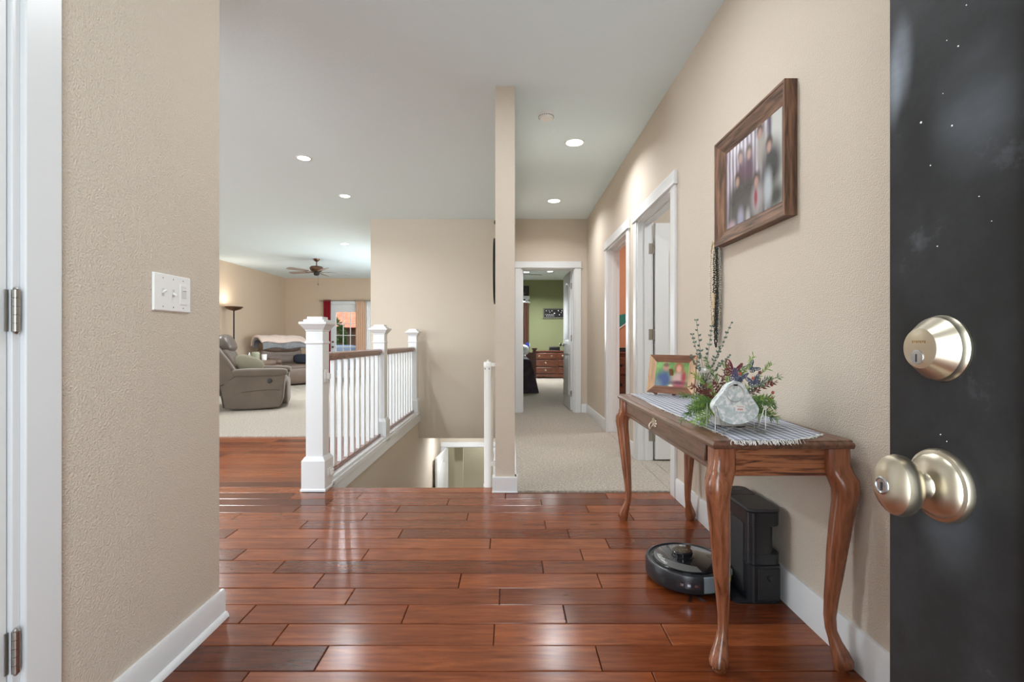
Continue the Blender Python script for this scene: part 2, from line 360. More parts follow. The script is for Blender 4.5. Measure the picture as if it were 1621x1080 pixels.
# carpets
def carpet(name, bs, label):
    return tag(boxes(*bs).build(name, carpet_m, bevel=.006), label, 'carpet', kind='stuff')
carpet('carpet', [(XL, 5.2, -.02, -1.97, YL, .012), (-1.97, 5.2, -.02, -1.425, YH, .012)], 'beige cut pile carpet under the recliners in the living room')
carpet('carpet', [(.03, 3.30, -.02, WR, YH, .012), (.155, YH, -.02, .905, YH+.12, .012)], 'beige cut pile carpet running down the hallway')
carpet('carpet', [(-1.85, YH+.12, -.02, 2.6, 13.8, .012)], 'pale carpet in the green bedroom beyond the hallway door')
carpet('carpet', [(WR, 3.26, -.02, WR+.12, 4.15, .012), (WR+.12, 2.0, -.02, 3.4, 4.28, .012)], 'beige carpet inside the nearer room off the right of the hallway')
carpet('carpet', [(WR, 4.51, -.02, WR+.12, 5.43, .012), (WR+.12, 4.42, -.02, 3.4, YH-.05, .012)], 'beige carpet inside the orange room off the right of the hallway')
# ------------------------------------------------------------------ ceiling and walls
struct(boxes((XL-.12, YF-.12, H, 3.5, 13.95, H+.15)).build('ceiling', ceil_m, smooth=0), 'smooth white ceiling over the entry, living room and hallway', 'ceiling')
def wall(name, bs, m=wall_m, label=None):
    return struct(boxes(*bs).build(name, m, smooth=0), label, 'wall' if label else None)
# left near wall with closet door opening y .24-1.045
wall('wall_left', [(WL-.12, YF, 0, WL, .21, H), (WL-.12, 1.065, 0, WL, 1.80, H), (WL-.12, .21, 2.05, WL, 1.065, H)], label='beige textured wall end with the light switches beside the closet door')
wall('wall_closet', [(-1.95, 1.68, 0, WL-.12, 1.80, H), (-2.07, YF, 0, -1.95, 1.80, H)])
wall('wall_front', [(XL-.12, YF-.12, 0, -4.85, YF, H), (-4.85, YF-.12, 0, -2.35, YF, .72), (-4.85, YF-.12, 2.3, -2.35, YF, H), (-2.35, YF-.12, 0, -.47, YF, H), (-.47, YF-.12, 2.1, .47, YF, H), (.47, YF-.12, 0, 1.2, YF, H)])
wall('wall_right', [(WR, YF, 0, WR+.12, 3.26, H), (WR, 4.15, 0, WR+.12, 4.51, H), (WR, 5.43, 0, WR+.12, YH, H), (WR, 3.26, 2.04, WR+.12, 4.15, H), (WR, 4.51, 2.04, WR+.12, 5.43, H)], label='long beige textured wall of the entry and hallway, behind the console table')
wall('wall_hall_end', [(-.1, YH, 0, .155, YH+.12, H), (.905, YH, 0, WR+.12, YH+.12, H), (.155, YH, 2.05, .905, YH+.12, H)], label='short beige wall around the bedroom door at the end of the hallway')
wall('wall_stair_divider', [(-.102, 3.30, 0, .03, YH, H)], label='narrow beige wall end between the stair opening and the hallway')
wall('wall_stair_far', [(-1.97, YH, -.35, -.10, YH+.12, H), ], label='beige wall at the far side of the stairwell, rising above the railing')
wall('wall_living_side', [(-1.97, YH+.12, 0, -1.85, 13.8, H)])
wall('wall_living_left', [(XL-.12, YF, 0, XL, 2.4, H), (XL-.12, 4.2, 0, XL, YL+.12, H), (XL-.12, 2.4, 0, XL, 4.2, .7), (XL-.12, 2.4, 2.3, XL, 4.2, H)], wall2_m, label='tan left wall of the living room behind the floor lamp')
wall('wall_living_back', [(XL, YL, 0, -4.93, YL+.12, H), (-4.93, YL, 2.03, -3.22, YL+.12, H), (-3.22, YL, 0, -1.97, YL+.12, H)], wall2_m, label='tan back wall of the living room with the french doors')
wall('wall_bedroom_back', [(-1.85, 13.8, 0, -1.2, 13.92, H), (-1.2, 13.8, 0, .42, 13.92, .95), (-1.2, 13.8, 2.2, .42, 13.92, H), (.42, 13.8, 0, 2.6, 13.92, H)], green_m, label='sage green bedroom wall seen through the hallway door')
wall('wall_bedroom_right', [(2.6, YH+.12, 0, 2.72, 13.92, H)], green_m)
wall('wall_bedroom_near', [(WR+.12, YH+.0, 0, 2.6, YH+.12, H)], green_m)
for q_ in ((WR+.12, 4.28, 0, 3.4, 4.4, H), (3.4, 1.9, 0, 3.5, YH, H), (WR+.12, 1.9, 0, 3.4, 2.0, H)): wall('wall_room_divider', [q_])
wall('wall_orange', [(WR+.12, YH-.05, 0, 3.4, YH, H)], orange_m, label='orange wall glimpsed through the far doorway on the right')
wall('wall_orange_near', [(WR+.12, 4.4, 0, 3.4, 4.42, H)], orange_m)
# lower level
wall('wall_stairwell_left', [(-1.42, 3.425, LB, -1.29, YH, -.08), (-1.42, YH, LB, -1.29, 8.9, -.3)], label='beige wall descending below the railing into the stairwell')
wall('wall_stairwell_right', [(-.10, 3.425, LB, .02, 8.9, -.03)])
wall('wall_stairwell_near', [(-1.29, 3.3, LB, -.10, 3.40, -.03)])
wall('wall_stairwell_back', [(-1.42, 8.9, -.83, .02, 9.0, -.3), (-.29, 8.9, LB, .02, 9.0, -.83), (-1.42, 8.9, LB, -1.17, 9.0, -.83)])
wall('wall_lower_room', [(-1.6, 10.6, LB, .9, 10.7, -.3), (-1.1, 9.6, LB, -.93, 9.7, -.3), (-1.7, 9.0, LB, -1.6, 10.7, -.3), (.8, 9.0, LB, .9, 10.7, -.3)], mat('lower_wall_paint', (196, 188, 166), .8))
struct(boxes((-1.7, 3.4, LB-.1, .9, 10.7, LB)).build('floor', carpet_m, smooth=0))
struct(boxes((-1.42, YH+.12, -.35, .02, 9.0, -.27), (-1.7, 9.0, -.35, .9, 10.7, -.27)).build('ceiling', ceil_m, smooth=0))
st = MB()
for i in range(15):
    st.box(-1.288, 3.40+.255*i, LB if i else LB, -.102, 3.40+.255*(i+1), -.183*(i+1))
struct(st.build('staircase', carpet_m, smooth=0), None)

# ------------------------------------------------------------------ baseboards
def baseboard(name, pts, h, nrm, label=None, shoe=True):
    """pts two ends on the wall line, nrm the side it stands out to"""
    (x0, y0), (x1, y1) = pts; d = Vector((x1-x0, y1-y0, 0)).normalized(); n = Vector((*nrm, 0))
    prof = [(0, 0), (.014, 0), (.014, h-.012), (.009, h), (0, h)] if not shoe else [(0, 0), (.028, 0), (.026, .010), (.020, .018), (.014, .020), (.014, h-.012), (.009, h), (0, h)]
    return struct(MB().rings([[tuple(Vector((x, y, 0))+n*a+Vector((0, 0, b))) for a, b in prof] for x, y in pts]).build(name, white_m), label, 'baseboard' if label else None)
baseboard('baseboard_left', [(WL, 1.155), (WL, 1.815)], .102, (1, 0), 'white baseboard with rounded shoe moulding along the left wall')
baseboard('baseboard_right', [(WR, .3), (WR, 3.165)], .132, (-1, 0), 'white baseboard along the right wall under the console table', shoe=False)
baseboard('baseboard_hall_right', [(WR, 4.245), (WR, 4.415)], .132, (-1, 0), shoe=False)
baseboard('baseboard_hall_far', [(WR, 5.525), (WR, YH)], .132, (-1, 0), shoe=False)
baseboard('baseboard_hall_end', [(.998, YH), (WR, YH)], .132, (0, -1), shoe=False)
baseboard('baseboard_hall_left', [(.03, 3.30), (.03, YH)], .106, (1, 0), shoe=False)
baseboard('baseboard_living_left', [(XL, 5.2), (XL, YL)], .12, (1, 0), shoe=False)
baseboard('baseboard_living_back', [(XL, YL), (-5.04, YL)], .12, (0, -1), shoe=False)
baseboard('baseboard_bedroom', [(.42, 13.8), (2.6, 13.8)], .12, (0, -1), shoe=False)
struct(boxes((-.122, 3.282, 0, .048, 3.36, .106), (-.124, 3.278, 0, .050, 3.362, .012)).build('trim_1', white_m, bevel=.003), 'white baseboard block wrapped around the foot of the dividing wall end', 'baseboard')

# ------------------------------------------------------------------ door casings
def casing(name, P0, u, n, wdt, ht, cw=.09, hd=.095, jamb=.12, label=None, floorz=0, left=True, right=True):
    """opening starting at P0 on the wall face, running along unit u for wdt; n points out of the wall to the viewer"""
    root = struct(thing(name, label, 'door frame' if label else None, P0, kind='structure'))
    U = Vector((*u, 0)); Nn = Vector((*n, 0)); M = Matrix((( U.x, Nn.x, 0, 0), (U.y, Nn.y, 0, 0), (0, 0, 1, 0), (0, 0, 0, 1)))
    if left: MB().box(-cw, 0, 0, -.003, .018, ht, M).build('casing', white_m, root, .003)
    if right: MB().box(wdt+.003, 0, 0, wdt+cw, .018, ht, M).build('casing', white_m, root, .003)
    MB().box(-cw-.004, 0, ht+.014, wdt+cw+.004, .022, ht+hd, M).build('header', white_m, root, .003)
    MB().box(-cw-.016, 0, ht, wdt+cw+.016, .030, ht+.014, M).build('header_bead', white_m, root, .004)
    MB().box(-.003, .006, 0, .015, -jamb-.006, ht, M).box(wdt-.015, .006, 0, wdt+.003, -jamb-.006, ht, M).box(-.003, .006, ht-.015, wdt+.003, -jamb-.006, ht+.002, M).build('jamb', white_m, root, .002)
    MB().box(.015, -.05, 0, .027, -.085, ht-.015, M).box(wdt-.027, -.05, 0, wdt-.015, -.085, ht-.015, M).box(.015, -.05, ht-.027, wdt-.015, -.085, ht-.015, M).build('door_stop', white_m, root, .001)
    return root
casing('trim_2', (WR, 3.26, 0), (0, 1), (-1, 0), .89, 2.035, label='white frame of the nearer doorway on the right wall')
casing('trim_3', (WR, 4.51, 0), (0, 1), (-1, 0), .92, 2.035, label='white frame of the farther doorway on the right wall')
casing('trim_4', (.155, YH, 0), (1, 0), (0, -1), .75, 2.045, label='white frame of the bedroom door at the end of the hallway')
cl = casing('trim_5', (WL, .225, 0), (0, 1), (1, 0), .835, 2.04, label='white casing beside the closet door at the left edge', jamb=.11)
casing('trim_6', (-1.17, 8.9, LB), (1, 0), (0, -1), .88, 2.03, label='white frame of the doorway down in the stairwell', hd=.085, jamb=.1)
casing('trim_7', (-4.93, YL, 0), (1, 0), (0, -1), 1.71, 2.03, label='white frame around the french doors', jamb=.1)
casing('trim_8', (-.47, YF, 0), (1, 0), (0, 1), .94, 2.09, jamb=.12)

# ------------------------------------------------------------------ doors
def arch_panel(z0, z1, x0, x1, arch, n=12):
    pts = [(x0, z0), (x1, z0)]
    if arch:
        for i in range(n+1):
            a = i/n; pts.append((x1+(x0-x1)*a, z1-arch+arch*math.sin(PI*a)))
    else: pts += [(x1, z1), (x0, z1)]
    return pts
def panel_door(name, label, hinge, rz, wd, ht, cat='door', hinges=(.25, 1.05, 1.83), side=1, knob=True):
    """leaf local: hinge at x=0, runs along +x, thickness y 0..-.035 ; origin at the floor"""
    root = struct(thing(name, label, cat, hinge, rz, kind='structure'))
    MB().box(0, -.035, .012, wd, 0, ht).build('leaf', door_m, root, .002)
    for (z0, z1, ar) in ((.22, .82, 0), (1.0, ht-.13, .10)):
        for yy, dy in ((-.035, -.007), (0, .007)):
            o = arch_panel(z0, z1, .12, wd-.12, ar); i = arch_panel(z0+.03, z1-.03, .15, wd-.15, ar*.9); ii = arch_panel(z0+.065, z1-.065, .185, wd-.185, ar*.8)
            m = MB()
            rs = [[(x, yy+dy*s, z) for x, z in p] for p, s in ((o, .0), (o, .9), (i, .15), (i, .15), (ii, 1.1))]
            m.rings(rs, True).build('panel', door_m, root)
    for hz in hinges:
        m = MB(); m.lathe([(.006, hz-.045), (.006, hz+.045)], 10, T((-.006, side*.006-(.026 if side < 0 else 0), 0)))
        m.box(-.0025, -.033, hz-.044, 0, -.002, hz+.044)
        m.build('hinge', steel_m, root)
    if knob:
        for s in (1, -1):
            y = 0 if s > 0 else -.035
            M = T((wd-.06, y, .95)) @ R(-PI/2*s, 'X')
            MB().lathe([(.03, 0), (.03, .006), (.012, .01), (.010, .035), (.024, .042), (.029, .055), (.022, .066), (.0, .068)], 20, M).build('handle', steel_m, root)
    return root
# nearer right room: hinged on the far jamb, swung into the room
d1 = panel_door('door_1', 'white panel door opened into the nearer room on the right', (WR+.137, 4.147, .012), math.radians(0), .80, 2.0, hinges=(), side=-1)
m = MB()
for hz in (.25, 1.07, 1.83):
    pass
for hz in (.22, 1.075, 1.80):
    hm = MB().box(WR+.085, 4.1325, hz-.045, WR+.128, 4.135, hz+.045)
    for k5 in range(5): hm.lathe([(.0065, hz-.045+.018*k5+.001), (.0065, hz-.045+.018*(k5+1)-.001)], 10, T((WR+.131, 4.128, 0)))
    o = hm.build('hinge', steel_m, d1); o.location = (-(WR+.137), -4.147, -.012)
# bedroom door, hinged right, swung in
d2 = panel_door('door_2', 'white arched panel door standing open into the green bedroom', (.862, YH+.14, .012), math.radians(91.5), .75, 2.02, hinges=(.25, 1.05, 1.80), side=-1)
# lower door
d3 = panel_door('door_3', 'white arched panel door open at the bottom of the stairs', (-1.145, 8.885, LB+.01), math.radians(-94.5), .80, 2.0, side=-1)
# closet door at the left edge (closed)
d4 = struct(thing('door_4', 'white closet door with brushed hinges at the left edge', 'door', (WL, 1.044, .01), -PI/2, kind='structure'))
MB().box(.002, -.036, 0, .80, -.001, 2.02).build('leaf', door_m, d4, .003)
for (z0, z1, ar) in ((.22, .82, 0), (1.0, 1.87, .1)):
    o = arch_panel(z0, z1, .12, .68, ar); i = arch_panel(z0+.03, z1-.03, .15, .65, ar*.9)
    MB().rings([[(x, 0+s, z) for x, z in p] for p, s in ((o, -.002), (o, .006), (i, .001))]).build('panel', door_m, d4)
def big_hinge(z, par):
    m = MB()
    for k5 in range(5):
        m.lathe([(.0064, z-.045+.018*k5), (.0072, z-.045+.018*k5+.0004), (.0072, z-.045+.018*(k5+1)-.0006), (.0064, z-.045+.018*(k5+1)-.0002)], 14, T((-.003, .012, 0)))
    m.lathe([(.003, z-.050), (.0055, z-.046), (.004, z-.045)], 12, T((-.003, .012, 0))).lathe([(.004, z+.045), (.0055, z+.046), (.003, z+.050)], 12, T((-.003, .012, 0)))
    m.box(.003, .0, z-.0445, .010, .0022, z+.0445)
    m.box(-.012, -.002, z-.0445, -.0105, .011, z+.0445)
    m.build('hinge', steel_m, par)
for z in (.345, 1.075, 1.83): big_hinge(z, d4)
MB().lathe([(.03, 0), (.03, .006), (.012, .01), (.010, .035), (.027, .045), (.029, .056), (.02, .066), (.0, .068)], 20, T((.74, 0, .94)) @ R(-PI/2, 'X')).build('handle', steel_m, d4)

# ---------- front door, open at the right edge
XD = .41
fd = struct(thing('door_5', 'black front door standing open at the right edge with worn brass locks', 'door', (XD, .53, .015), kind='structure'))
# stiles and rails round a glass lite: lite y -.235..-.755 ... local y measured back from the free edge
L0, L1, LZ0, LZ1 = -.151, -.76, .30, 1.86
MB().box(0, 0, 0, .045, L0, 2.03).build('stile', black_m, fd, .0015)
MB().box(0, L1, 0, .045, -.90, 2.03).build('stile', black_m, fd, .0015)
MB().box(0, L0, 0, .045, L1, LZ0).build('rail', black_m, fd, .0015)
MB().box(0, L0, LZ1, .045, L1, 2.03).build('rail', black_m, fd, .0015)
g = boxes((-.010, L0+.004, LZ0-.01, .055, L0-.022, LZ1+.01), (-.010, L1-.01, LZ0-.01, .055, L1+.022, LZ1+.01), (-.010, L0, LZ0-.01, .055, L1, LZ0+.022), (-.010, L0, LZ1-.022, .055, L1, LZ1+.01))
g.build('lite_frame', white_m, fd, .004)
MB().box(.019, L0-.02, LZ0+.02, .025, L1+.02, LZ1-.02).build('pane', glass_m, fd)
MX = lambda y, z: T((0, y, z)) @ R(-PI/2, 'Y')     # lathe axis towards -x
zb = 1.013-.015; ys = -.065
MB().lathe([(.0315, 0), (.0315, .002), (.030, .004), (.0295, .008), (.0205, .0195), (.0190, .0215), (.0175, .0220), (0, .0220)], 40, MX(ys, zb)).build('deadbolt', brass_m, fd, smooth=30)
db = [q for q in COL.objects if q.name.startswith('deadbolt')][0]
MB().lathe([(.0072, .0215), (.0072, .0228), (.0055, .0230), (0, .0230)], 24, MX(ys+.002, zb-.0085)).build('key_cylinder', keys_m, db)
MB().box(-.0234, -.0006, -.0045, -.0228, .0006, .003, T((0, ys+.002, zb-.0085))).build('keyhole', dark_m, db)
boxes(*[(-.0222, ys-.0075+.0023*i_, zb+.005+(.0006 if i_ % 2 else 0), -.0219, ys-.0060+.0023*i_, zb+.0075) for i_ in range(7)]).build('lettering', mat('stamp_wear', (150, 120, 84), .6, .6), db)
zk = .883-.015
kb = MB().lathe([(.0345, 0), (.0345, .003), (.033, .006), (.030, .0075), (.0285, .010), (.021, .015), (.0125, .0175), (.0112, .020), (.0112, .030),
   (.016, .0285), (.0235, .031), (.0275, .036), (.0290, .042), (.0275, .048), (.0220, .0535), (.0140, .0565), (.0098, .0572), (0, .0572)], 40, MX(ys, zk) @ Matrix.Diagonal((1, 1, 1, 1))).build('door_knob', brass_m, fd, smooth=30)
for v_ in kb.data.vertices:
    if v_.co.x < -.0305: v_.co.y = ys+(v_.co.y-ys)*.80
MB().lathe([(.0085, .0568), (.0085, .0580), (.0070, .0585), (.0062, .0575), (0, .0575)], 24, MX(ys, zk)).build('key_cylinder', keys_m, kb)
MB().box(-.0583, -.0006, -.0045, -.0577, .0006, .003, T((0, ys, zk))).build('keyhole', dark_m, kb)
sp = MB()                                      # chips and paint specks on the door face
for (px, py, r) in ((1458, 194, 3), (1507, 199, 2.4), (1493, 148, 1.2), (1517, 73, 2), (1499, 64, 1.2), (1530, 8, 1.6), (1473, 262, 1.5), (1550, 311, 1.6), (1489, 688, 1.6), (1499, 699, 1.2), (1533, 816, 1.6), (1570, 350, 1.2), (1484, 390, 1.6)):
    d = F*XD/(px-VX); z = CZ-(py-540)/F*d
    sp.lathe([(r/F*d*.6, 0), (r/F*d*.4, .0005)], 8, T((0, d-.53, z-.015)) @ R(-PI/2, 'Y'))
sp.build('paint_specks', plast_m, fd)['kind'] = 'stuff'

# ------------------------------------------------------------------ railing
rl = thing('stair_railing', 'white stair railing with square newel posts and brown handrail beside the stairwell', 'railing', (-1.335, 3.39, 0))
def newel(y):
    o = MB().sq([(.086, 0), (.086, .014), (.080, .020), (.080, .205), (.064, .230), (.0575, .232), (.0575, 1.0), (.0635, 1.003), (.0635, 1.014), (.0575, 1.02), (.0575, 1.088)], T((0, y-3.39, 0))).build('newel_post', white_m, rl, .0015, 25)
    MB().sq([(.0575, 1.086), (.062, 1.090), (.062, 1.096), (.070, 1.106), (.082, 1.122), (.088, 1.132), (.093, 1.134), (.093, 1.150), (.070, 1.152), (.070, 1.166), (.052, 1.168), (.052, 1.186)], T((0, y-3.39, 0))).build('newel_cap', white_m, o, .001, 25)
    return o
NY = (3.39, 5.02, 6.72)
for y in NY: newel(y)
def railprof(x, z, wd, h): return [(-wd*.5, z), (-wd*.55, z+h*.35), (-wd*.5, z+h*.75), (-wd*.28, z+h), (wd*.28, z+h), (wd*.5, z+h*.75), (wd*.55, z+h*.35), (wd*.5, z)]
for a, b, nb in ((NY[0], NY[1], 10), (NY[1], NY[2], 11)):
    y0 = a-3.39+.0575; y1 = b-3.39-.0575
    MB().rings([[(x, y, z) for x, z in railprof(0, .897, .066, .042)] for y in (y0, y1)]).build('handrail', rail_m, rl)
    boxes((-.020, y0, .878, .020, y1, .897)).build('rail_fillet', rail_m, rl, .002)
    boxes((-.026, y0, .052, .026, y1, .082)).build('bottom_rail', rail_m, rl, .004)
    n = nb
    for i in range(n):
        y = y0+(y1-y0)*(i+.55)/n
        MB().box(-.016, y-.016, .082, .016, y+.016, .878).build('baluster', white_m, rl, .0015)
boxes((-.070, .05, -.012, .086, 3.51, .030), (-.070, .05, .030, .070, 3.51, .052)).build('curb', white_m, rl, .003)
boxes((.045, .04, -.10, .074, 3.51, -.012)).build('fascia', white_m, rl, .003)
for z, h in ((.775, .10), (.115, .06)):
    o = boxes((.0575, -.035, z-h*.4, .066, .03, z+h*.5)).build('gate_bracket', plast_m, rl, .003)
    boxes((.066, -.015, z-.02, .086, .02, z+.022)).build('catch', plast_m, o, .005)
    if z < .5: o.location = (.0225, 0, 0)

# ------------------------------------------------------------------ stair gate
gt = thing('stair_gate', 'white plastic baby gate folded back against the dividing wall end', 'gate', (-.159, 3.43, 0))
MB().lathe([(.030, .0), (.030, .016), (.026, .022), (.026, .835), (.029, .838), (.029, .868), (.024, .874), (.008, .876), (.007, .888), (.0, .889)], 24).build('post', plast_m, gt)
for b_ in ((.0, .0, .84, .055, .03, .866), (.0, -.01, .145, .055, .02, .175)): boxes(b_).build('wall_bracket', plast_m, gt, .004)
for b_ in ((-.008, .02, .80, .018, .78, .83), (-.008, .02, .03, .018, .78, .06)): boxes(b_).build('gate_rail', plast_m, gt, .003)
for i in range(9): MB().lathe([(.006, .05), (.006, .81)], 8, T((.005, .09+.085*i, 0))).build('bar', plast_m, gt)
for x in (-.014, .014): MB().lathe([(.004, 0), (.004, .002)], 8, T((x-.003, -.0245, .826)) @ R(PI/2, 'X')).build('screw', dark_m, gt)

# ------------------------------------------------------------------ round iron wall piece on stair side of divider
ck = thing('wall_clock', 'round dark iron clock hung on the stair side of the dividing wall', 'clock', (-.102, 4.05, 1.595))
MB().rings([[((-.034 if b else -.002)+0*a, r*math.cos(2*PI*j/48), r*math.sin(2*PI*j/48)) for j in range(48)] for r, b, a in ((.27, 0, 0), (.27, 1, 0), (.235, 1, 0), (.235, 0, 0))], True).build('rim', iron_m, ck)
MB().lathe([(.236, .004), (.236, .012)], 48, R(-PI/2, 'Y')).build('face', mat('clock_face', (196, 184, 160), .6), ck)
MB().box(-.02, -.006, 0, -.015, .006, .19).box(-.02, 0, -.005, -.015, .14, .005).build('hand', iron_m, ck)
hk = MB().lathe([(.028, 0), (.03, .012), (.012, .03), (0, .032)], 16, R(-PI/2, 'Y')).build('wall_hook', iron_m, loc=(-.102, 4.0, 1.99))
tag(hk, 'small dark round wall ornament just above the round clock', 'ornament')

# ------------------------------------------------------------------ console table
TX0, TX1, TY0, TY1, TZ = .618, 1.052, 1.492, 2.83, .716
tb = thing('console_table', 'oak console table with cabriole legs against the right wall', 'table', (.84, 2.16, 0))
def tl(m, name, mt, par=tb, **k):
    o = m.build(name, mt, par, **k); return o
OFF = T((-.84, -2.16, 0))
def ringrect(x0, y0, x1, y1, z): return [(x0, y0, z), (x1, y0, z), (x1, y1, z), (x0, y1, z)]
prof = [(.010, .688), (.004, .690), (.001, .696), (.0, .702), (.003, .707), (.008, .709), (.010, .714), (.016, .716)]
tl(MB().rings([ringrect(TX0+i, TY0+i, TX1-i*.3, TY1-i, z) for i, z in prof], M=OFF), 'table_top', oaky_m, smooth=30)
AX0, AX1, AY0, AY1 = .646, 1.034, 1.520, 2.80
tl(MB().box(AX0+.03, AY0+.008, .612, AX1-.03, AY0+.026, .689, OFF), 'apron', oak_m)
tl(MB().box(AX0+.03, AY1-.026, .612, AX1-.03, AY1-.008, .689, OFF), 'apron', oak_m)
tl(MB().box(AX1-.026, AY0+.03, .612, AX1-.008, AY1-.03, .689, OFF), 'apron', oaky_m)
tl(MB().box(AX0+.006, AY0+.03, .612, AX0+.024, AY1-.03, .689, OFF), 'apron', oaky_m)
dr = tl(MB().box(AX0-.004, AY0+.10, .622, AX0+.006, AY1-.10, .684, OFF), 'drawer', oaky_m, bevel=.003)
for a, b in (((AX0+.026, AY0+.014), (AX1-.026, AY0+.014)), ((AX0+.012, AY0+.03), (AX0+.012, AY1-.03)), ((AX0+.026, AY1-.014), (AX1-.026, AY1-.014))):
    tl(MB().tube([(a[0], a[1], .606), (b[0], b[1], .606)], .0085, 10, M=OFF), 'moulding', oak_m if a[1] == b[1] else oaky_m)
# ornate pull
P = OFF @ T((AX0-.004, 2.18, .655))
pm = MB()
for (y, z, r) in ((0, .016, .010), (.016, .012, .009), (-.016, .012, .009), (.022, 0, .009), (-.022, 0, .009), (.012, -.012, .008), (-.012, -.012, .008), (0, 0, .012)):
    pm.lathe([(r, 0), (r*.9, .004), (r*.4, .006), (0, .0062)], 12, P @ T((0, y, z)) @ R(-PI/2, 'Y'))
pull = tl(pm, 'drawer_pull', brass_m, dr)
pm = MB().tube([(-.004, .02, .004), (-.016, .022, -.008), (-.020, .012, -.022), (-.021, 0, -.026), (-.020, -.012, -.022), (-.016, -.022, -.008), (-.004, -.02, .004)], .0028, 8, M=P)
tl(pm, 'bail', brass_m, pull)
LEG = [(.690, 0, .0335, 1), (.640, 0, .0345, .9), (.615, .004, .037, .6), (.590, .014, .0385, .35), (.560, .018, .0365, .15), (.520, .016, .034, 0), (.470, .012, .0325, 0), (.43, .009, .031, 0), (.36, .004, .0285, 0),
       (.29, .0, .025, 0), (.22, -.005, .021, 0), (.155, -.008, .0175, 0), (.115, -.006, .0165, 0), (.085, .001, .019, 0), (.06, .008, .025, 0), (.035, .014, .029, 0), (.02, .015, .0285, 0), (.008, .012, .022, 0), (.0, .012, .020, 0)]
def leg(cx, cy, sx, sy):
    rs = []
    for z, a, r, q in LEG:
        ring = []
        for j in range(20):
            th = 2*PI*j/20; c, s = math.cos(th), math.sin(th)
            e = 1/max(abs(c), abs(s)); k = r*(1+(min(e, 1.28)-1)*q)
            # pointed knee towards the outer corner
            out = (c*sx+s*sy)/1.414
            k *= 1+.06*max(0, out)*(1 if .52 < z < .62 else 0)
            ring.append((cx+sx*a*1.1+k*c, cy+sy*a*1.1+k*s, z))
        rs.append(ring)
    tl(MB().rings(rs[::-1], M=OFF), 'leg', oakz_m)
for cx, sx in ((.661, -1), (1.014, 1)):
    for cy, sy in ((1.532, -1), (2.785, 1)): leg(cx, cy, sx, sy)

# ------------------------------------------------------------------ runner
rn = MB(); NXr, NYr = 26, 60
def runz(u, v):
    return .0175*0+TZ+.0022+.0012*math.sin(v*23+u*5)*math.sin(u*9+1)+(.004*math.exp(-((u-.78)**2+(v-.16)**2)*120))
gv = []
for j in range(NYr+1):
    for i in range(NXr+1):
        u = i/NXr; v = j/NYr
        ynear = 1.486+.10*max(0, (u-.45)/.55)**1.6; x = .672+(.338+.03*min(1, v*4))*u+.008*math.sin(v*7+1)*(1-u); y = ynear+(2.80-ynear)*v
        x += .012*(1-u)*(math.sin(v*19)*.3+v)
        gv.append((x-.84, y-2.16, runz(u, v)))
gf = [(j*(NXr+1)+i, j*(NXr+1)+i+1, (j+1)*(NXr+1)+i+1, (j+1)*(NXr+1)+i) for j in range(NYr) for i in range(NXr)]
rn.add(gv, gf); ro = rn.build('table_runner', runner_m, loc=(.84, 2.16, 0))
so = ro.modifiers.new('thick', 'SOLIDIFY'); so.thickness = .0016; so.offset = 0
tag(ro, 'blue and white checked runner with frayed edges on the console table', 'table runner')
fr = MB()
def thread(p, d):
    q = [Vector(p)+Vector(d)*t+Vector((random.uniform(-.002, .002), random.uniform(-.002, .002), -.0*t)) for t in (0, .35, .7, 1)]
    for i, c in enumerate(q): c.z = max(c.z, TZ+.001) if (c.x+.84 > TX0 and c.y+2.16 > TY0) else c.z-.004*i
    fr.tube([tuple(c) for c in q], .0009, 4)
for i in range(150):
    u = i/149; x = .672+.338*u-.84; y = 1.486+.10*max(0, (u-.45)/.55)**1.6-2.16
    thread((x, y+.002, TZ+.003), (random.uniform(-.006, .006), -random.uniform(.008, .02), random.uniform(-.001, .004)))
for i in range(190):
    v = i/189; y = 1.49+1.31*v
    x = .672+.008*math.sin(v*7+1)+.012*(math.sin(v*19)*.3+v)
    thread((x-.84+.002, y-2.16, TZ+.003), (-random.uniform(.005, .013), random.uniform(-.004, .004), random.uniform(-.001, .003)))
fo = fr.build('fringe', mat('fringe_thread', (226, 226, 222), .9), ro); fo['kind'] = 'stuff'

# ------------------------------------------------------------------ photo frames
def frame4(root, wd, ht, fw, dp, mh, mv, lipm=None, inner=.35):
    """mitred frame centred at origin, facing -y; back at y=0, front at y=-dp. Each side its own piece"""
    W2, H2 = wd/2, ht/2
    def side(a, b, c, d_, name, m):   # a,b outer corners; c,d inner (x,z)
        pr = [(0, 0), (0, dp), (.12, dp), (.16, dp*.92), (.32, dp*.86), (1, dp*inner), (1, 0)]
        rs = []
        for p, q in ((a, d_), (b, c)):
            rs.append([(p[0]+(q[0]-p[0])*t, -y, p[1]+(q[1]-p[1])*t) for t, y in pr])
        MB().rings(rs).build(name, m, root, smooth=20)
    o = [(-W2, -H2), (W2, -H2), (W2, H2), (-W2, H2)]; i = [(x*(1-fw/abs(x)), z*(1-fw/abs(z))) for x, z in o]
    side(o[1], o[0], i[0], i[1], 'frame_rail', mh); side(o[3], o[2], i[2], i[3], 'frame_rail', mh)
    side(o[2], o[1], i[1], i[2], 'frame_stile', mv); side(o[0], o[3], i[3], i[0], 'frame_stile', mv)
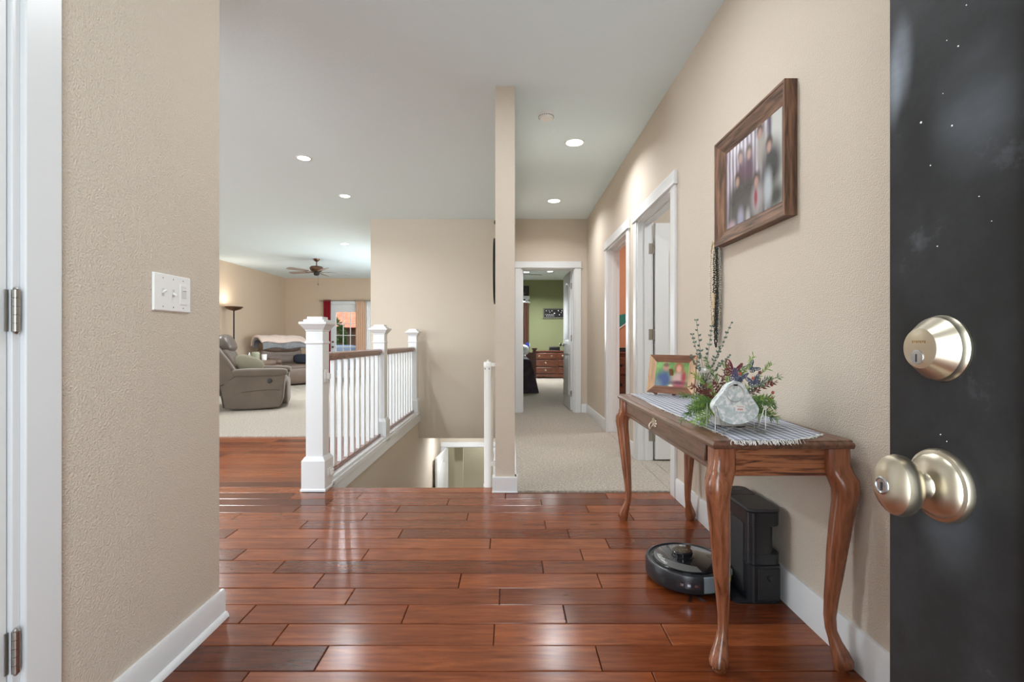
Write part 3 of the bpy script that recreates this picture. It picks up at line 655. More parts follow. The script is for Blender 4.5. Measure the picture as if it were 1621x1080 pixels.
# wall picture
pf = thing('wall_picture', 'large family portrait in a rustic barnwood frame on the right wall', 'picture', (WR, 2.16, 1.752), -PI/2)
frame4(pf, .635, .515, .072, .048, barn_m, barnz_m)
B = []
skin = (168, 134, 126)
dk = (52, 54, 56)
B += [(.215, .03, .055, .30, .12, (196, 198, 194)), (.155, .1, .012, .3, .5, (88, 80, 96))]
B += [(-.02, .02, .05, .11, .35, (84, 62, 78)), (.09, .085, .045, .09, .35, (150, 146, 140)), (-.09, .03, .045, .08, .4, (92, 66, 84)),
      (-.13, -.08, .09, .10, .3, dk), (.17, -.02, .075, .10, .3, (46, 50, 52)), (-.02, -.06, .16, .05, .4, (58, 58, 60)), (-.05, -.16, .2, .08, .3, (70, 72, 72)), (.2, -.15, .06, .05, .5, (52, 60, 58)),
      (.05, -.12, .045, .07, .4, (156, 150, 154)), (.04, -.11, .014, .04, .4, (140, 50, 70)), (-.10, -.17, .03, .05, .4, (150, 150, 172)), (.14, -.10, .03, .07, .4, (170, 178, 184)), (-.19, -.19, .04, .03, .5, (170, 150, 160)), (-.03, -.18, .02, .04, .5, (160, 160, 165))]
for x, z in ((-.10, .115), (-.02, .105), (.075, .155), (-.13, .015), (.15, .07), (.045, -.04)):
    B += [(x, z+.012, .026, .028, .3, (70, 54, 48)), (x, z-.004, .017, .022, .3, skin)]
MB().box(-.246, -.018, -.186, .246, -.014, .186).build('print', printmat('family_print', (206, 204, 208), B, (9, (126, 110, 136))), pf)
# small frame on the table
P0 = Vector((.794, 2.76)); P1 = Vector((.972, 2.585)); ang = math.atan2(P1.y-P0.y, P1.x-P0.x)
mid = (P0+P1)/2
sf = thing('photo_frame', 'couple photograph in a two-tone wooden frame standing on the runner', 'picture', (mid.x, mid.y, TZ+.0055), ang)
tl_ = bpy.data.objects.new('frame', None); COL.objects.link(tl_); tl_.parent = sf; tl_.location = (0, 0, .115); tl_.rotation_euler = (math.radians(-12), 0, 0)
frame4(tl_, .268, .212, .04, .016, wal_m, pale_m, inner=.5)
B2 = [(-.035, .038, .016, .022, .25, (190, 136, 118)), (-.035, .052, .017, .012, .3, (110, 86, 66)), (-.042, -.03, .045, .045, .3, (62, 82, 132)), (.04, .038, .024, .034, .3, (150, 84, 60)), (.04, .032, .014, .02, .3, (214, 156, 132)),
      (.045, -.025, .042, .035, .3, (196, 160, 156)), (.045, -.045, .045, .012, .4, (110, 56, 76)), (.045, -.068, .04, .014, .4, (170, 76, 96)), (.07, -.01, .014, .035, .5, (160, 60, 66)), (-.085, -.06, .03, .03, .5, (110, 130, 140)), (0, -.068, .012, .012, .5, (226, 206, 190))]
MB().box(-.096, -.008, -.068, .096, -.006, .068).build('print', printmat('couple_print', (126, 178, 96), B2), tl_)
for x in (-.085, .085): MB().puff((x, -.022, .012), (.008, .012, .0115), .8, 10, 6).build('foot', oakz_m, sf)
MB().box(-.01, 0, .0, .01, .004, .15, T((0, .018, .0)) @ R(math.radians(14), 'X')).build('easel_leg', wal_m, sf)

# ------------------------------------------------------------------ leaves helpers
def leafquad(m, p, d, up, L, W):
    d = Vector(d).normalized(); s = d.cross(Vector(up)).normalized(); n = s.cross(d)
    p = Vector(p)
    a, b, c, e = p, p+d*L*.45+s*W/2-n*W*.12, p+d*L, p+d*L*.45-s*W/2-n*W*.12
    o = p+d*L*.5+n*W*.1
    m.add([tuple(a), tuple(b), tuple(c), tuple(e), tuple(o)], [(0, 1, 4), (1, 2, 4), (2, 3, 4), (3, 0, 4)])
def curve_pts(p, d, L, droop, n=10):
    p = Vector(p); d = Vector(d).normalized(); out = [p.copy()]
    for i in range(n):
        d = (d+Vector((0, 0, -droop/n))).normalized(); p = p+d*L/n; out.append(p.copy())
    return out
# mason jar with eucalyptus
jr = thing('mason_jar', 'clear glass mason jar with eucalyptus sprigs on the runner beside the photo frame', 'jar', (.925, 2.33, TZ+.004))
jar = [(.036, 0), (.040, .004), (.040, .125), (.036, .138), (.031, .145), (.031, .168)]
MB().lathe(jar+[(.029, .168), (.029, .146), (.034, .137), (.0375, .124), (.0375, .006), (0, .005)], 32).build('glass', jar_m, jr)
MB().lathe([(.0335, .150), (.0345, .152), (.0345, .170), (.0335, .172), (.0315, .172), (.0315, .150)], 32, cap=False).build('rim_band', mat('jar_band', (210, 208, 200), .35, .5), jr)
peb = MB()
for i in range(90):
    a = random.random()*2*PI; r = random.random()**.5*.031
    peb.puff((r*math.cos(a), r*math.sin(a), .012+random.random()*.11), (.005, .005, .004), 1, 6, 4)
po = peb.build('pebbles', mat('jar_filler', (186, 168, 148), .6, var=(60, .4)), jr); po['kind'] = 'stuff'
for (d, L, dr_) in (((-.28, -.1, 1), .24, .1), ((-.12, .05, 1), .30, -.05), ((.12, .02, 1), .27, .2), ((.42, .0, 1), .31, .1), ((-.4, -.2, .8), .16, .4), ((.2, -.35, 1), .2, .5), ((.5, -.2, .8), .17, .3)):
    pts = curve_pts((0, 0, .10), d, L, dr_, 12)
    s = MB().tube([tuple(q) for q in pts], .0011, 5).build('stem', leafb_m, jr)
    lm = MB()
    for i in range(5, 13):
        q = pts[i]; dd = (pts[i]-pts[i-1]).normalized()
        for sgn in (1, -1):
            a = random.random()*PI
            side = Vector((math.cos(a), math.sin(a)*.6, .35))*sgn; side.z = abs(side.z)
            leafquad(lm, q, side+dd*.4, (0, -1, .4), random.uniform(.018, .026)*(1.15-.05*i), random.uniform(.009, .013))
    lm.build('leaves', leafb_m, s)['kind'] = 'stuff'

# galvanized planter (rounded triangular) in a wire stand
GX, GY = .746, 1.60; S = F/GY
def g_pt(px, py): return ((px/6.0+1090-VX)/S-GX, CZ-(py/6.0+500-540)/S)
out = [g_pt(*q) for q in ((445,618),(500,636),(545,690),(580,752),(620,806),(662,868),(664,905),(648,945),(600,990),(520,1026),(445,1036),(350,1020),(272,970),(228,912),(212,868),(232,826),(275,775),(330,708),(365,650),(400,624))]
# smooth the outline (Chaikin)
for _ in range(2):
    o2 = []
    for i in range(len(out)):
        a, b = out[i], out[(i+1) % len(out)]
        o2 += [(a[0]*.75+b[0]*.25, a[1]*.75+b[1]*.25), (a[0]*.25+b[0]*.75, a[1]*.25+b[1]*.75)]
    out = o2
cxg = 0; czg = sum(q[1] for q in out)/len(out)
gp = thing('galvanized_planter', 'rounded triangular galvanized tin planter with a wire ring on the table', 'planter', (GX, GY, 0))
def scl(k): return [(cxg+(x-cxg)*k, czg+(z-czg)*k) for x, z in out]
MB().rings([[(x, y, z) for x, z in scl(k)] for k, y in ((.985, .002), (1, 0), (1.0, -.004), (.98, -.006), (.965, -.003), (.5, -.0045), (.1, -.005))]).build('front_plate', zinc_m, gp)
MB().rings([[(x, y, z) for x, z in scl(k)] for k, y in ((.93, .001), (.92, .03), (.8, .055), (.55, .07))]).build('pot', zinc_m, gp)
rc = g_pt(430, 735)
MB().tube([(rc[0]+.0275*math.cos(2*PI*i/32), -.010, rc[1]+.0275*math.sin(2*PI*i/32)) for i in range(33)], .0011, 6).build('ring', steel_m, gp)
cl_ = g_pt(435, 655); MB().box(cl_[0]-.006, -.012, cl_[1]-.003, cl_[0]+.006, -.004, cl_[1]+.002).build('clip', iron_m, gp, .001)
a = g_pt(430, 838); b = g_pt(533, 915)
M = T(((a[0]+b[0])/2, -.0062, (a[1]+b[1])/2)) @ R(math.radians(4), 'Y')
stk = MB().box(-.016, -.0004, -.0105, .016, .0006, .0105, M).build('price_sticker', plast_m, gp)
tm = MB()
for i in range(4): tm.box(-.0085+.0045*i, -.0009, -.006, -.0055+.0045*i, -.0005, -.001, M)
for i in range(7): tm.box(-.012+.0034*i, -.0009, .004, -.0098+.0034*i, -.0005, .006, M)
tm.build('print', mat('sticker_ink', (190, 120, 110), .7), stk)
ws = thing('wire_stand', 'thin silver wire stand carrying the galvanized planter', 'stand', (GX, GY, TZ+.004))
for s in (-1, 1):
    MB().tube([(s*.083, -.012, .09), (s*.0815, -.012, .05), (s*.0815, -.012, .003), (s*.0815, .06, .003), (s*.079, .06, .09)], .0013, 6).build('wire', steel_m, ws)
MB().tube([(-.0815, -.012, .003), (-.055, -.012, .0025)]+[(-.055+.11*i/16+0, -.012, .0025+.024*math.sin(PI*i/16)) for i in range(17)]+[(.0815, -.012, .003)], .0013, 6).build('wire', steel_m, ws)
MB().tube([(-.079, -.012, .09), (-.06, -.012, .022), (0, -.012, .016), (.06, -.012, .022), (.079, -.012, .09)], .0013, 6).build('wire', steel_m, ws)

# flower arrangement (behind the planter, in its pot)
fa = thing('flower_arrangement', 'artificial greenery with coral blooms and wire butterflies behind the tin planter', 'flowers', (GX+.035, GY+.15, TZ+.004))
MB().lathe([(.035, 0), (.055, .004), (.062, .05), (.066, .09), (.062, .092), (.05, .08)], 20).build('pot', mat('white_pot', (214, 212, 208), .5), fa)
def sprig(base, d, L, droop, m, dens, ll, lw, nm='greenery'):
    pts = curve_pts(base, d, L, droop, 10)
    s = MB().tube([tuple(q) for q in pts], .0011, 4)
    for i in range(2, 11):
        q0, q1 = pts[i-1], pts[i]; dd = (q1-q0).normalized()
        for j in range(dens):
            q = q0.lerp(q1, random.random()); a = random.random()*2*PI
            perp = dd.cross(Vector((.3, .2, 1))).normalized(); perp = (Matrix.Rotation(a, 3, dd) @ perp)
            leafquad(s, q, perp+dd*random.uniform(.5, 1.2), perp.cross(dd)+Vector((.01, .02, .03)), ll*random.uniform(.7, 1.2), lw)
    s.build(nm, m, fa)['kind'] = 'stuff'
for i in range(44):
    a = 2*PI*i/44+random.uniform(-.1, .1); el = random.uniform(-.05, .55)
    c = math.cos(a); s_ = math.sin(a)*.55
    sprig((c*.03, s_*.04, .075), (c, s_, el), random.uniform(.09, .155), random.uniform(.4, 1.0), random.choice((leafa_m, leafa_m, leafc_m)), 9, .022, .0028)
for d, L in (((-.35, .1, 1), .17), ((.0, .2, 1), .15), ((.42, .1, 1), .19), ((.7, 0, .9), .19), ((.85, .1, .65), .19), ((-.65, 0, .8), .15), ((.2, -.2, 1), .14), ((-.1, -.2, 1), .14), ((.5, -.3, .6), .14)):
    sprig((d[0]*.03, 0, .08), d, L, .3, random.choice((leafa_m, leafb_m, leafc_m)), 7, .02, .004, 'sprig')
for d, L in (((-.7, -.4, .5), .14), ((-.5, -.5, .7), .13), ((-.85, -.2, .6), .14), ((-.3, -.4, .9), .12), ((.8, -.3, .7), .15)):
    sprig((d[0]*.03, 0, .08), d, L, .3, rust_m, 5, .02, .006, 'rust_sprig')
for x, y, z, m in ((.135, -.04, .12, coral_m), (.125, -.05, .10, coral_m), (.142, -.02, .145, coral_m), (-.10, -.04, .145, rust_m), (-.075, -.05, .155, rust_m), (-.055, -.06, .135, rust_m), (-.09, -.06, .13, rust_m), (.06, -.05, .17, coral_m), (.09, -.04, .19, rust_m), (.02, -.04, .185, coral_m)):
    bm = MB()
    for k in range(6):
        a = 2*PI*k/6; leafquad(bm, (0, 0, 0), (math.cos(a), -.25, math.sin(a)), (0, -1, 0), .008, .006)
    bm.puff((0, -.003, 0), (.003, .003, .003), 1, 6, 4)
    bm.build('bloom', m, fa, loc=(x, y, z), rot=(0, random.random(), random.uniform(-.4, .4)))
def butterfly(label, m, loc, rot, s):
    bt = thing('wire_butterfly', label, 'butterfly', loc)
    bt.rotation_euler = rot
    for sg in (-1, 1):
        for W in ([(0, 0), (.3, .55), (.75, 1.0), (1.05, 1.0), (1.0, .6), (.8, .2), (.3, -.02)], [(0, -.05), (.4, 0), (.8, .08), (.85, -.25), (.6, -.6), (.3, -.5), (.08, -.2)]):
            pts = [(sg*x*s, 0, z*s) for x, z in W]
            # smooth
            cl3 = pts
            for _ in range(2):
                o3 = []
                for i in range(len(cl3)):
                    p, q = Vector(cl3[i]), Vector(cl3[(i+1) % len(cl3)]); o3 += [tuple(p.lerp(q, .25)), tuple(p.lerp(q, .75))]
                cl3 = o3
            mb = MB().tube(cl3+[cl3[0]], s*.055, 6)
            cen = Vector((sg*W[2][0]*s*.55, 0, W[2][1]*s*.45))
            for i in range(0, len(cl3), 4): mb.tube([cl3[0] if i % 8 else tuple(cen), tuple(Vector(cl3[i]).lerp(cen, .08))], s*.035, 5)
            fan = [tuple(Vector(p).lerp(cen, .0)) for p in cl3]
            mb.tube([tuple(Vector(p).lerp(cen, .45)) for p in cl3]+[tuple(Vector(cl3[0]).lerp(cen, .45))], s*.045, 5)
            o = mb.build('wing', m, bt, rot=(0, 0, sg*.45))
    MB().tube([(0, 0, -.55*s), (0, -.05*s, 0), (0, 0, .45*s)], [s*.03, s*.09, s*.05], 8).build('body', m, bt)
    return bt
def at(px, py, d): return ((px-VX)/F*d, d, CZ-(py-540)/F*d)
butterfly('burgundy wire butterfly on top of the flower arrangement', burg_m, at(1161, 589, 1.68), (.3, .25, .2), .034)
butterfly('dusty teal wire butterfly right of the burgundy one', teal_m, at(1189, 583, 1.76), (.3, .9, -.5), .022)
butterfly('slate blue wire butterfly below the burgundy one', blue_m, at(1168, 601, 1.66), (.5, .35, .1), .03)
butterfly('slate blue wire butterfly low at the right of the flowers', blue_m, at(1194, 606, 1.69), (.4, -.3, -.3), .024)

# ------------------------------------------------------------------ beads hung by the picture
for gi, (mt, nm, label, off, wid, ln) in enumerate(((bead1_m, 'bead_necklace', 'silver beaded strand hanging from the picture corner', -.004, .034, .52), (bead2_m, 'bead_necklace', 'black beaded strand hanging among the silver ones', .006, .024, .545),
                                          (bead3_m, 'bead_necklace', 'pale gold beaded strand with a tan tassel hanging at the picture corner', .03, .026, .44))):
    nk = thing(nm, label, 'necklace', (WR-.012-.005*gi, 2.52+off, 1.535))
    for s in (1, .75, .5, .25) if gi < 2 else (1,):
        bm = MB(); n = int(ln*2/.0082)
        for i in range(n):
            t = i/n*2*PI
            z = -ln*s**.25*(1-math.cos(t))/2; y = wid*s*math.sin(t)*(1-.35*(-z/ln))
            bm.puff((random.uniform(-.003, .003)-.003, y*1.4, z), (.0041, .0041, .0041), 1, 7, 5)
        bm.build('beads', mt, nk)['kind'] = 'stuff'
    if gi == 2: MB().lathe([(.002, 0), (.006, -.01), (.005, -.025), (.008, -.075), (0, -.076)], 10, T((-.004, -.014, -.27))).build('tassel', mat('tan_tassel', (206, 176, 140), .9), nk)
hk = MB().tube([(.0, 0, 0), (-.012, 0, 0), (-.02, 0, .004), (-.024, 0, .014)], .002, 6).build('nail', steel_m, loc=(WR, 2.52, 1.535)); tag(hk, 'small nail holding the bead strands below the picture', 'nail')

# ------------------------------------------------------------------ robot vacuum and dock
rv = thing('robot_vacuum', 'round black robot vacuum parked on the floor at its dock', 'robot vacuum', (.757, 2.10, 0))
Rv = .172
MB().lathe([(Rv-.022, .010), (Rv-.006, .016), (Rv, .028), (Rv, .078), (Rv-.003, .086), (Rv-.010, .090), (Rv-.014, .090), (Rv-.016, .085), (Rv-.02, .085), (0, .0855)], 64).build('body', vac_m, rv, smooth=30)
MB().lathe([(Rv-.030, .0850), (Rv-.030, .0885), (Rv-.034, .0905), (0, .0915)], 64).build('top_plate', vac2_m, rv, smooth=30)
cres = []                                    # grey crescent on the near-left rim
for k_, rr in ((0, Rv-.036), (1, Rv-.036)):
    pass
n = 20; a0, a1 = math.radians(150), math.radians(275)
o_ = [((Rv-.036)*math.cos(a0+(a1-a0)*i/n), (Rv-.036)*math.sin(a0+(a1-a0)*i/n)) for i in range(n+1)]
i_ = [((Rv-.036-.062*math.sin(PI*min(i/n*.7+.02, 1)))*math.cos(a0+(a1-a0)*i/n), (Rv-.036-.062*math.sin(PI*min(i/n*.7+.02, 1)))*math.sin(a0+(a1-a0)*i/n)) for i in range(n+1)]
cm = MB()
cm.add([(x, y, .0912) for x, y in o_]+[(x, y, .0922) for x, y in i_]+[(x, y, .0925) for x, y in o_], [(n+1+i, i+2*(n+1), i+1+2*(n+1), n+2+i) for i in range(n)]+[(i, i+1, i+1+2*(n+1), i+2*(n+1)) for i in range(n)])
cm.build('lid_panel', vac3_m, rv)
tx = MB()
for i in range(9): tx.tube([(-.118+.004*math.sin(i*2), .03-.011*i, .094), (-.110+.004*math.sin(i*2)+.006, .024-.011*i, .094)], .0009, 4)
tx.tube([((Rv-.052)*math.cos(math.radians(165+i*5)), (Rv-.052)*math.sin(math.radians(165+i*5)), .0935) for i in range(9)], .001, 4)
tx.build('lettering', plast_m, rv)
tw = MB().lathe([(.046, .090), (.047, .094), (.040, .097), (.043, .108), (.043, .112), (.040, .115), (0, .1155)], 40, T((-.012, .02, 0))).build('sensor_turret', vac2_m, rv, smooth=30)
MB().lathe([(.036, .1153), (.036, .1164), (0, .1166)], 40, T((-.012, .02, 0))).build('turret_disc', mat('turret_bronze', (92, 84, 72), .15, .7), tw)
lt = MB()
for i, (w_, g_) in enumerate(((.004, .0), (.006, .008), (.004, .016), (.006, .024), (.005, .031))): lt.box(-.012-.016+g_, .02-.004+.004*(i % 2), .1166, -.012-.016+g_+w_, .02+.002, .1169)
lt.build('lettering', brass_m, tw)
def rimbox(a, da, z0, z1, dr, mt, nm):
    n = 8; m = MB(); rs = []
    for i in range(n+1):
        t = math.radians(a-da/2+da*i/n); rs.append([(r*math.cos(t), r*math.sin(t), z) for r, z in ((Rv-.01, z0), (Rv+dr, z0+.003), (Rv+dr, z1-.003), (Rv-.01, z1))])
    m.rings(rs).build(nm, mt, rv)
rimbox(253, 30, .036, .068, .0015, mat('sensor_window', (52, 48, 56), .1, coat=.6), 'sensor_window')
for a in (244, 253, 262): rimbox(a, 4, .044, .060, .0022, keys_m, 'sensor')
rimbox(280, 16, .022, .088, .002, mat('latch_blue_grey', (150, 168, 180), .3, .2), 'latch')
for i in range(4): rimbox(296+i*4, 1.6, .03, .075, .002, keys_m, 'vent_slot')
rimbox(328, 9, .035, .06, .0028, yellow_m, 'warning_tag')
rimbox(345, 14, .045, .075, .02, vac3_m, 'charge_contact')
for k_ in range(3):
    a = math.radians(235+k_*60); c = (-.05+.02, -.135)
    sm = MB()
    for q in range(5):
        aa = a+.06*q; sm.tube([(c[0], c[1], .006), (c[0]+.03*math.cos(aa), c[1]+.03*math.sin(aa), .005), (c[0]+.062*math.cos(aa), c[1]+.062*math.sin(aa), .002)], .0008, 4)
    sm.build('side_brush', dark_m, rv)
for x, y in ((-.09, 0), (.0, .11), (.0, -.10)):
    MB().lathe([(.012, 0), (.014, .012), (.012, .024)], 12, T((x, y, 0))).build('wheel', dark_m, rv)

dk_ = thing('charging_dock', 'tall black self-emptying vacuum dock standing against the right baseboard', 'vacuum dock', (1.0, 2.05, 0))
def rrect(x0, y0, x1, y1, r, n=6):
    pts = []
    for cx, cy, a0 in ((x1-r, y1-r, 0), (x0+r, y1-r, 90), (x0+r, y0+r, 180), (x1-r, y0+r, 270)):
        for i in range(n+1):
            a = math.radians(a0+90*i/n); pts.append((cx+r*math.cos(a), cy+r*math.sin(a)))
    return pts
def slab(x0, y0, x1, y1, z0, z1, r=.02, ch=.004):
    m = MB(); rs = []
    for i, z in ((ch, z0), (0, z0+ch), (0, z1-ch), (ch, z1)):
        rs.append([(x, y, z) for x, y in rrect(x0+i, y0+i, x1-i, y1-i, r)])
    return m.rings(rs)
# x local: wall side +.052, room side -.08 ; y -.15..+.15
slab(-.075, -.155, .055, .155, .0, .150, .03).build('lower_body', dock_m, dk_, smooth=30)
slab(-.075, -.155, .026, .155, .15, .31, .03, .002).build('bag_compartment', dock_m, dk_, smooth=30)
slab(-.076, -.156, .050, .155, .151, .195, .03, .003).build('mid_body', dock_m, dk_, smooth=30)
slab(-.076, -.156, .050, .155, .300, .355, .03, .003).build('upper_body', dock_m, dk_, smooth=30)
slab(-.078, -.158, .052, .030, .356, .368, .03, .003).build('lid', mat('dock_lid', (62, 63, 66), .45), dk_, smooth=30)
slab(-.078, .032, .052, .158, .356, .368, .03, .003).build('lid', mat('dock_lid_rear', (58, 59, 62), .45), dk_, smooth=30)
slab(-.042, -.1575, .044, -.150, .018, .138, .003, .001).build('grille', dock2_m, dk_, smooth=30)
MB().lathe([(.011, 0), (.011, .004), (.006, .006), (0, .006)], 20, T((.004, -.157, .10)) @ R(PI/2, 'X')).build('button', dock_m, dk_)
rp = MB().rings([[(x, y, z) for x, y in rrect(-.13+i, -.15+i, .05-i, .15-i, .03)] for i, z in ((.0, 0), (0, .006), (.004, .009))]); rp.build('ramp', dock_m, dk_, smooth=30)
MB().box(-.078, -.11, .03, -.074, .11, .30).build('rear_panel', dock2_m, dk_)
MB().box(-.02, .10, .3683, .012, .108, .3688).build('logo', steel_m, dk_)
cb = MB().tube([(1.045, 2.21, .02), (1.05, 2.30, .03), (1.045, 2.36, .09), (1.055, 2.40, .16), (1.05, 2.46, .19), (1.035, 2.50, .165), (1.04, 2.47, .145), (1.052, 2.42, .16), (1.06, 2.40, .22), (1.066, 2.38, .36), (1.068, 2.36, .42)], .003, 8).build('power_cord', dark_m)
tag(cb, 'thin black power cord looping by the baseboard behind the vacuum dock', 'cord')

# ------------------------------------------------------------------ switch plate
sw = thing('light_switch', 'white three-gang plate with two toggles and a dimmer on the left wall', 'light switch', (WL, 1.545, 1.170), -PI/2)
# local x runs to -y?  rotation -90: local x -> -y ; front is local -y? build directly in rotated frame with +y outward (towards +x)
sw.rotation_euler = (0, 0, -PI/2)
MB().rings([[(x*k, y, z*k2) for x, z in ((-.085, -.058), (.085, -.058), (.085, .058), (-.085, .058))] for k, k2, y in ((1, 1, 0), (1, 1, .002), (.965, .95, .0065))]).build('plate', plast_m, sw, .001, 25)
for x, up in ((.046, 1), (0, -1)):
    MB().box(-.005, .006, -.012, .005, .0072, .012, T((x, 0, 0))).build('toggle_slot', mat('slot_grey', (206, 206, 204), .5), sw)
    MB().rings([[(x-.0038, .007, -.004), (x+.0038, .007, -.004), (x+.0038, .007, .004), (x-.0038, .007, .004)], [(x-.003, .0185, up*.006-.0028), (x+.003, .0185, up*.006-.0028), (x+.003, .0185, up*.006+.0028), (x-.003, .0185, up*.006+.0028)]]).build('toggle', plast_m, sw, .0008)
MB().box(-.0165, .006, -.0335, .0165, .0085, .0335, T((-.046, 0, 0))).build('dimmer', plast_m, sw, .001)
MB().box(-.011, .0085, -.012, .011, .0095, .026, T((-.046, 0, 0))).build('dimmer_paddle', mat('paddle_grey', (216, 217, 217), .4), sw, .001)
MB().box(-.009, .0095, .012, .009, .0125, .018, T((-.046, 0, 0))).build('slider', plast_m, sw, .001)
for x in (.046, 0, -.046):
    for z in (-.044, .044): MB().lathe([(.0024, .006), (.0022, .0072), (0, .0074)], 10, T((x, 0, z)) @ R(-PI/2, 'X')).build('screw', steel_m, sw)

# ------------------------------------------------------------------ ceiling fixtures
def can(x, y, r, label, watts, group=None, z=H, spread=2.6):
    t = thing('recessed_light', label, 'ceiling light', (x, y, z), group=group)
    MB().lathe([(r+.012, 0), (r+.012, -.003), (r+.004, -.006), (r-.002, -.004), (r-.002, 0)], 32, cap=False).build('trim_ring', plast_m, t)
    MB().lathe([(r-.001, -.001), (r-.001, -.003), (0, -.0031)], 32).build('lens', lite_m, t)
    area('recessed_lamp', (x, y, z-.012), (0, 0, 0), r*2, r*2, watts, LAMP, 'DISK', spread)
can(.555, 4.24, .074, 'nearer recessed light in the hallway ceiling', 14)
can(.535, 6.0, .074, 'farther recessed light in the hallway ceiling, before the bedroom door', 11)
can(-1.94, 4.6, .058, 'nearest recessed light in the ceiling left of the stairwell', 15)
can(-1.96, 5.8, .058, 'middle recessed light in the ceiling left of the stairwell', 10)
can(-2.93, 8.66, .066, 'recessed light farthest back, near the living room ceiling fan', 40)
can(.98, 12.1, .07, 'recessed light in the bedroom ceiling, nearer the open door', 50)
can(.40, 12.2, .07, 'recessed light in the bedroom ceiling, behind the fan blade', 30)
area('foyer_fill', (.1, 2.2, H-.03), (0, 0, 0), .3, .3, 15, LAMP, 'DISK')  # unseen discs added to brighten the entry and column, no fixture there
area('foyer_fill', (0, .5, H-.03), (0, 0, 0), .3, .3, 6, LAMP, 'DISK')
area('front_room_lamp', (-3.4, 2.2, H-.03), (0, 0, 0), .3, .3, 50, LAMP, 'DISK')
area('living_lamp', (-4.6, 7.2, H-.03), (0, 0, 0), .3, .3, 34, LAMP, 'DISK')
area('lower_lamp', (-.75, 8.0, -.38), (0, 0, 0), .15, .15, 15, LAMP, 'DISK')
area('lower_room_lamp', (-.3, 10.1, -.38), (0, 0, 0), .15, .15, 16, LAMP, 'DISK')
area('side_room_lamp', (2.2, 3.2, H-.03), (0, 0, 0), .3, .3, 24, LAMP, 'DISK')
area('orange_room_lamp', (2.2, 5.6, H-.03), (0, 0, 0), .3, .3, 26, LAMP, 'DISK')
sd = thing('smoke_detector', 'round white smoke detector on the hallway ceiling', 'smoke detector', (.27, 3.70, H))
MB().lathe([(.066, 0), (.066, -.012), (.060, -.016), (.060, -.020), (.055, -.034), (.045, -.042), (.0, -.044)], 36).build('body', plast_m, sd, smooth=30)
sv = MB()
for i in range(24):
    a = 2*PI*i/24; M = R(a, 'Z') @ T((.0575, 0, -.028)); sv.box(-.001, -.004, -.004, .0015, .004, .004, M)
sv.build('vents', mat('vent_shadow', (150, 150, 152), .7), sd)
MB().lathe([(.012, -.043), (.011, -.047), (0, -.0475)], 16, T((0, -.03, .004))).build('test_button', plast_m, sd)

def fan(label, loc, r, rz, m_body, m_blade, nb=5, drop=.15):
    f = thing('ceiling_fan', label, 'ceiling fan', loc, rz)
    MB().lathe([(.065, 0), (.06, -.025), (.03, -.055), (.018, -.06)], 20).build('canopy', m_body, f)
    MB().lathe([(.011, -.05), (.011, -drop)], 10).build('downrod', m_body, f)
    MB().lathe([(.03, -drop), (.11, -drop-.01), (.135, -drop-.035), (.135, -drop-.07), (.10, -drop-.11), (.07, -drop-.125)], 28).build('motor', m_body, f)
    MB().lathe([(.06, -drop-.12), (.055, -drop-.185), (.03, -drop-.2), (0, -drop-.202)], 20).build('switch_housing', iron_m, f)
    for i in range(nb):
        M = R(2*PI*i/nb, 'Z') @ T((0, 0, -drop-.125)) @ R(math.radians(11), 'X')
        pts = [(.20, -.045), (.24, -.058), (r-.05, -.068), (r-.01, -.05), (r, 0), (r-.01, .05), (r-.05, .068), (.24, .058), (.20, .045)]
        MB().rings([[(x, y, z) for x, y in pts] for z in (0, .006)], M=M).build('blade', m_blade, f)
        MB().box(.06, -.018, -.006, .26, .018, 0, M).build('blade_arm', m_body, f, .003)
    MB().tube([(.03, 0, -drop-.2), (.03, 0, -drop-.36)], .0015, 4).build('pull_chain', m_body, f)
    MB().lathe([(.004, -drop-.36), (.010, -drop-.38), (.006, -drop-.40), (0, -drop-.401)], 10, T((.03, 0, 0))).build('pull_knob', m_body, f)
    return f
fan('bronze ceiling fan with pale blades over the living room recliners', (-4.06, 10.25, H), .66, .35, bronze_m, blade_m)
fan('pale ceiling fan partly seen through the bedroom door', (-.03, 9.5, H), .66, .14, mat('fan_nickel', (190, 188, 184), .4, .3), mat('fan_blade_pale', (176, 174, 170), .5), drop=.30)

# ------------------------------------------------------------------ living room
lp = thing('floor_lamp', 'black torchiere floor lamp in front of the living room left wall', 'floor lamp', (-5.93, 10.5, .012))
MB().lathe([(.15, 0), (.15, .012), (.03, .03), (.014, .05)], 28).build('base', iron_m, lp)
MB().lathe([(.014, .04), (.014, 1.64), (.02, 1.66)], 12).build('pole', iron_m, lp)
MB().lathe([(.02, 1.655), (.06, 1.665), (.13, 1.69), (.18, 1.735), (.183, 1.742), (.176, 1.742), (.125, 1.70), (.05, 1.68), (0, 1.678)], 36).build('bowl_shade', bronze_m, lp)
MB().lathe([(.03, 1.68), (.04, 1.69), (.03, 1.715), (0, 1.72)], 16).build('bulb', mat('lamp_bulb', (255, 240, 214), .5, emit=((255, 230, 190), 25)), lp)
area('torchiere_lamp', (-5.93, 10.5, 1.80), (PI, 0, 0), .2, .2, 3.5, (1, .90, .78), 'DISK')

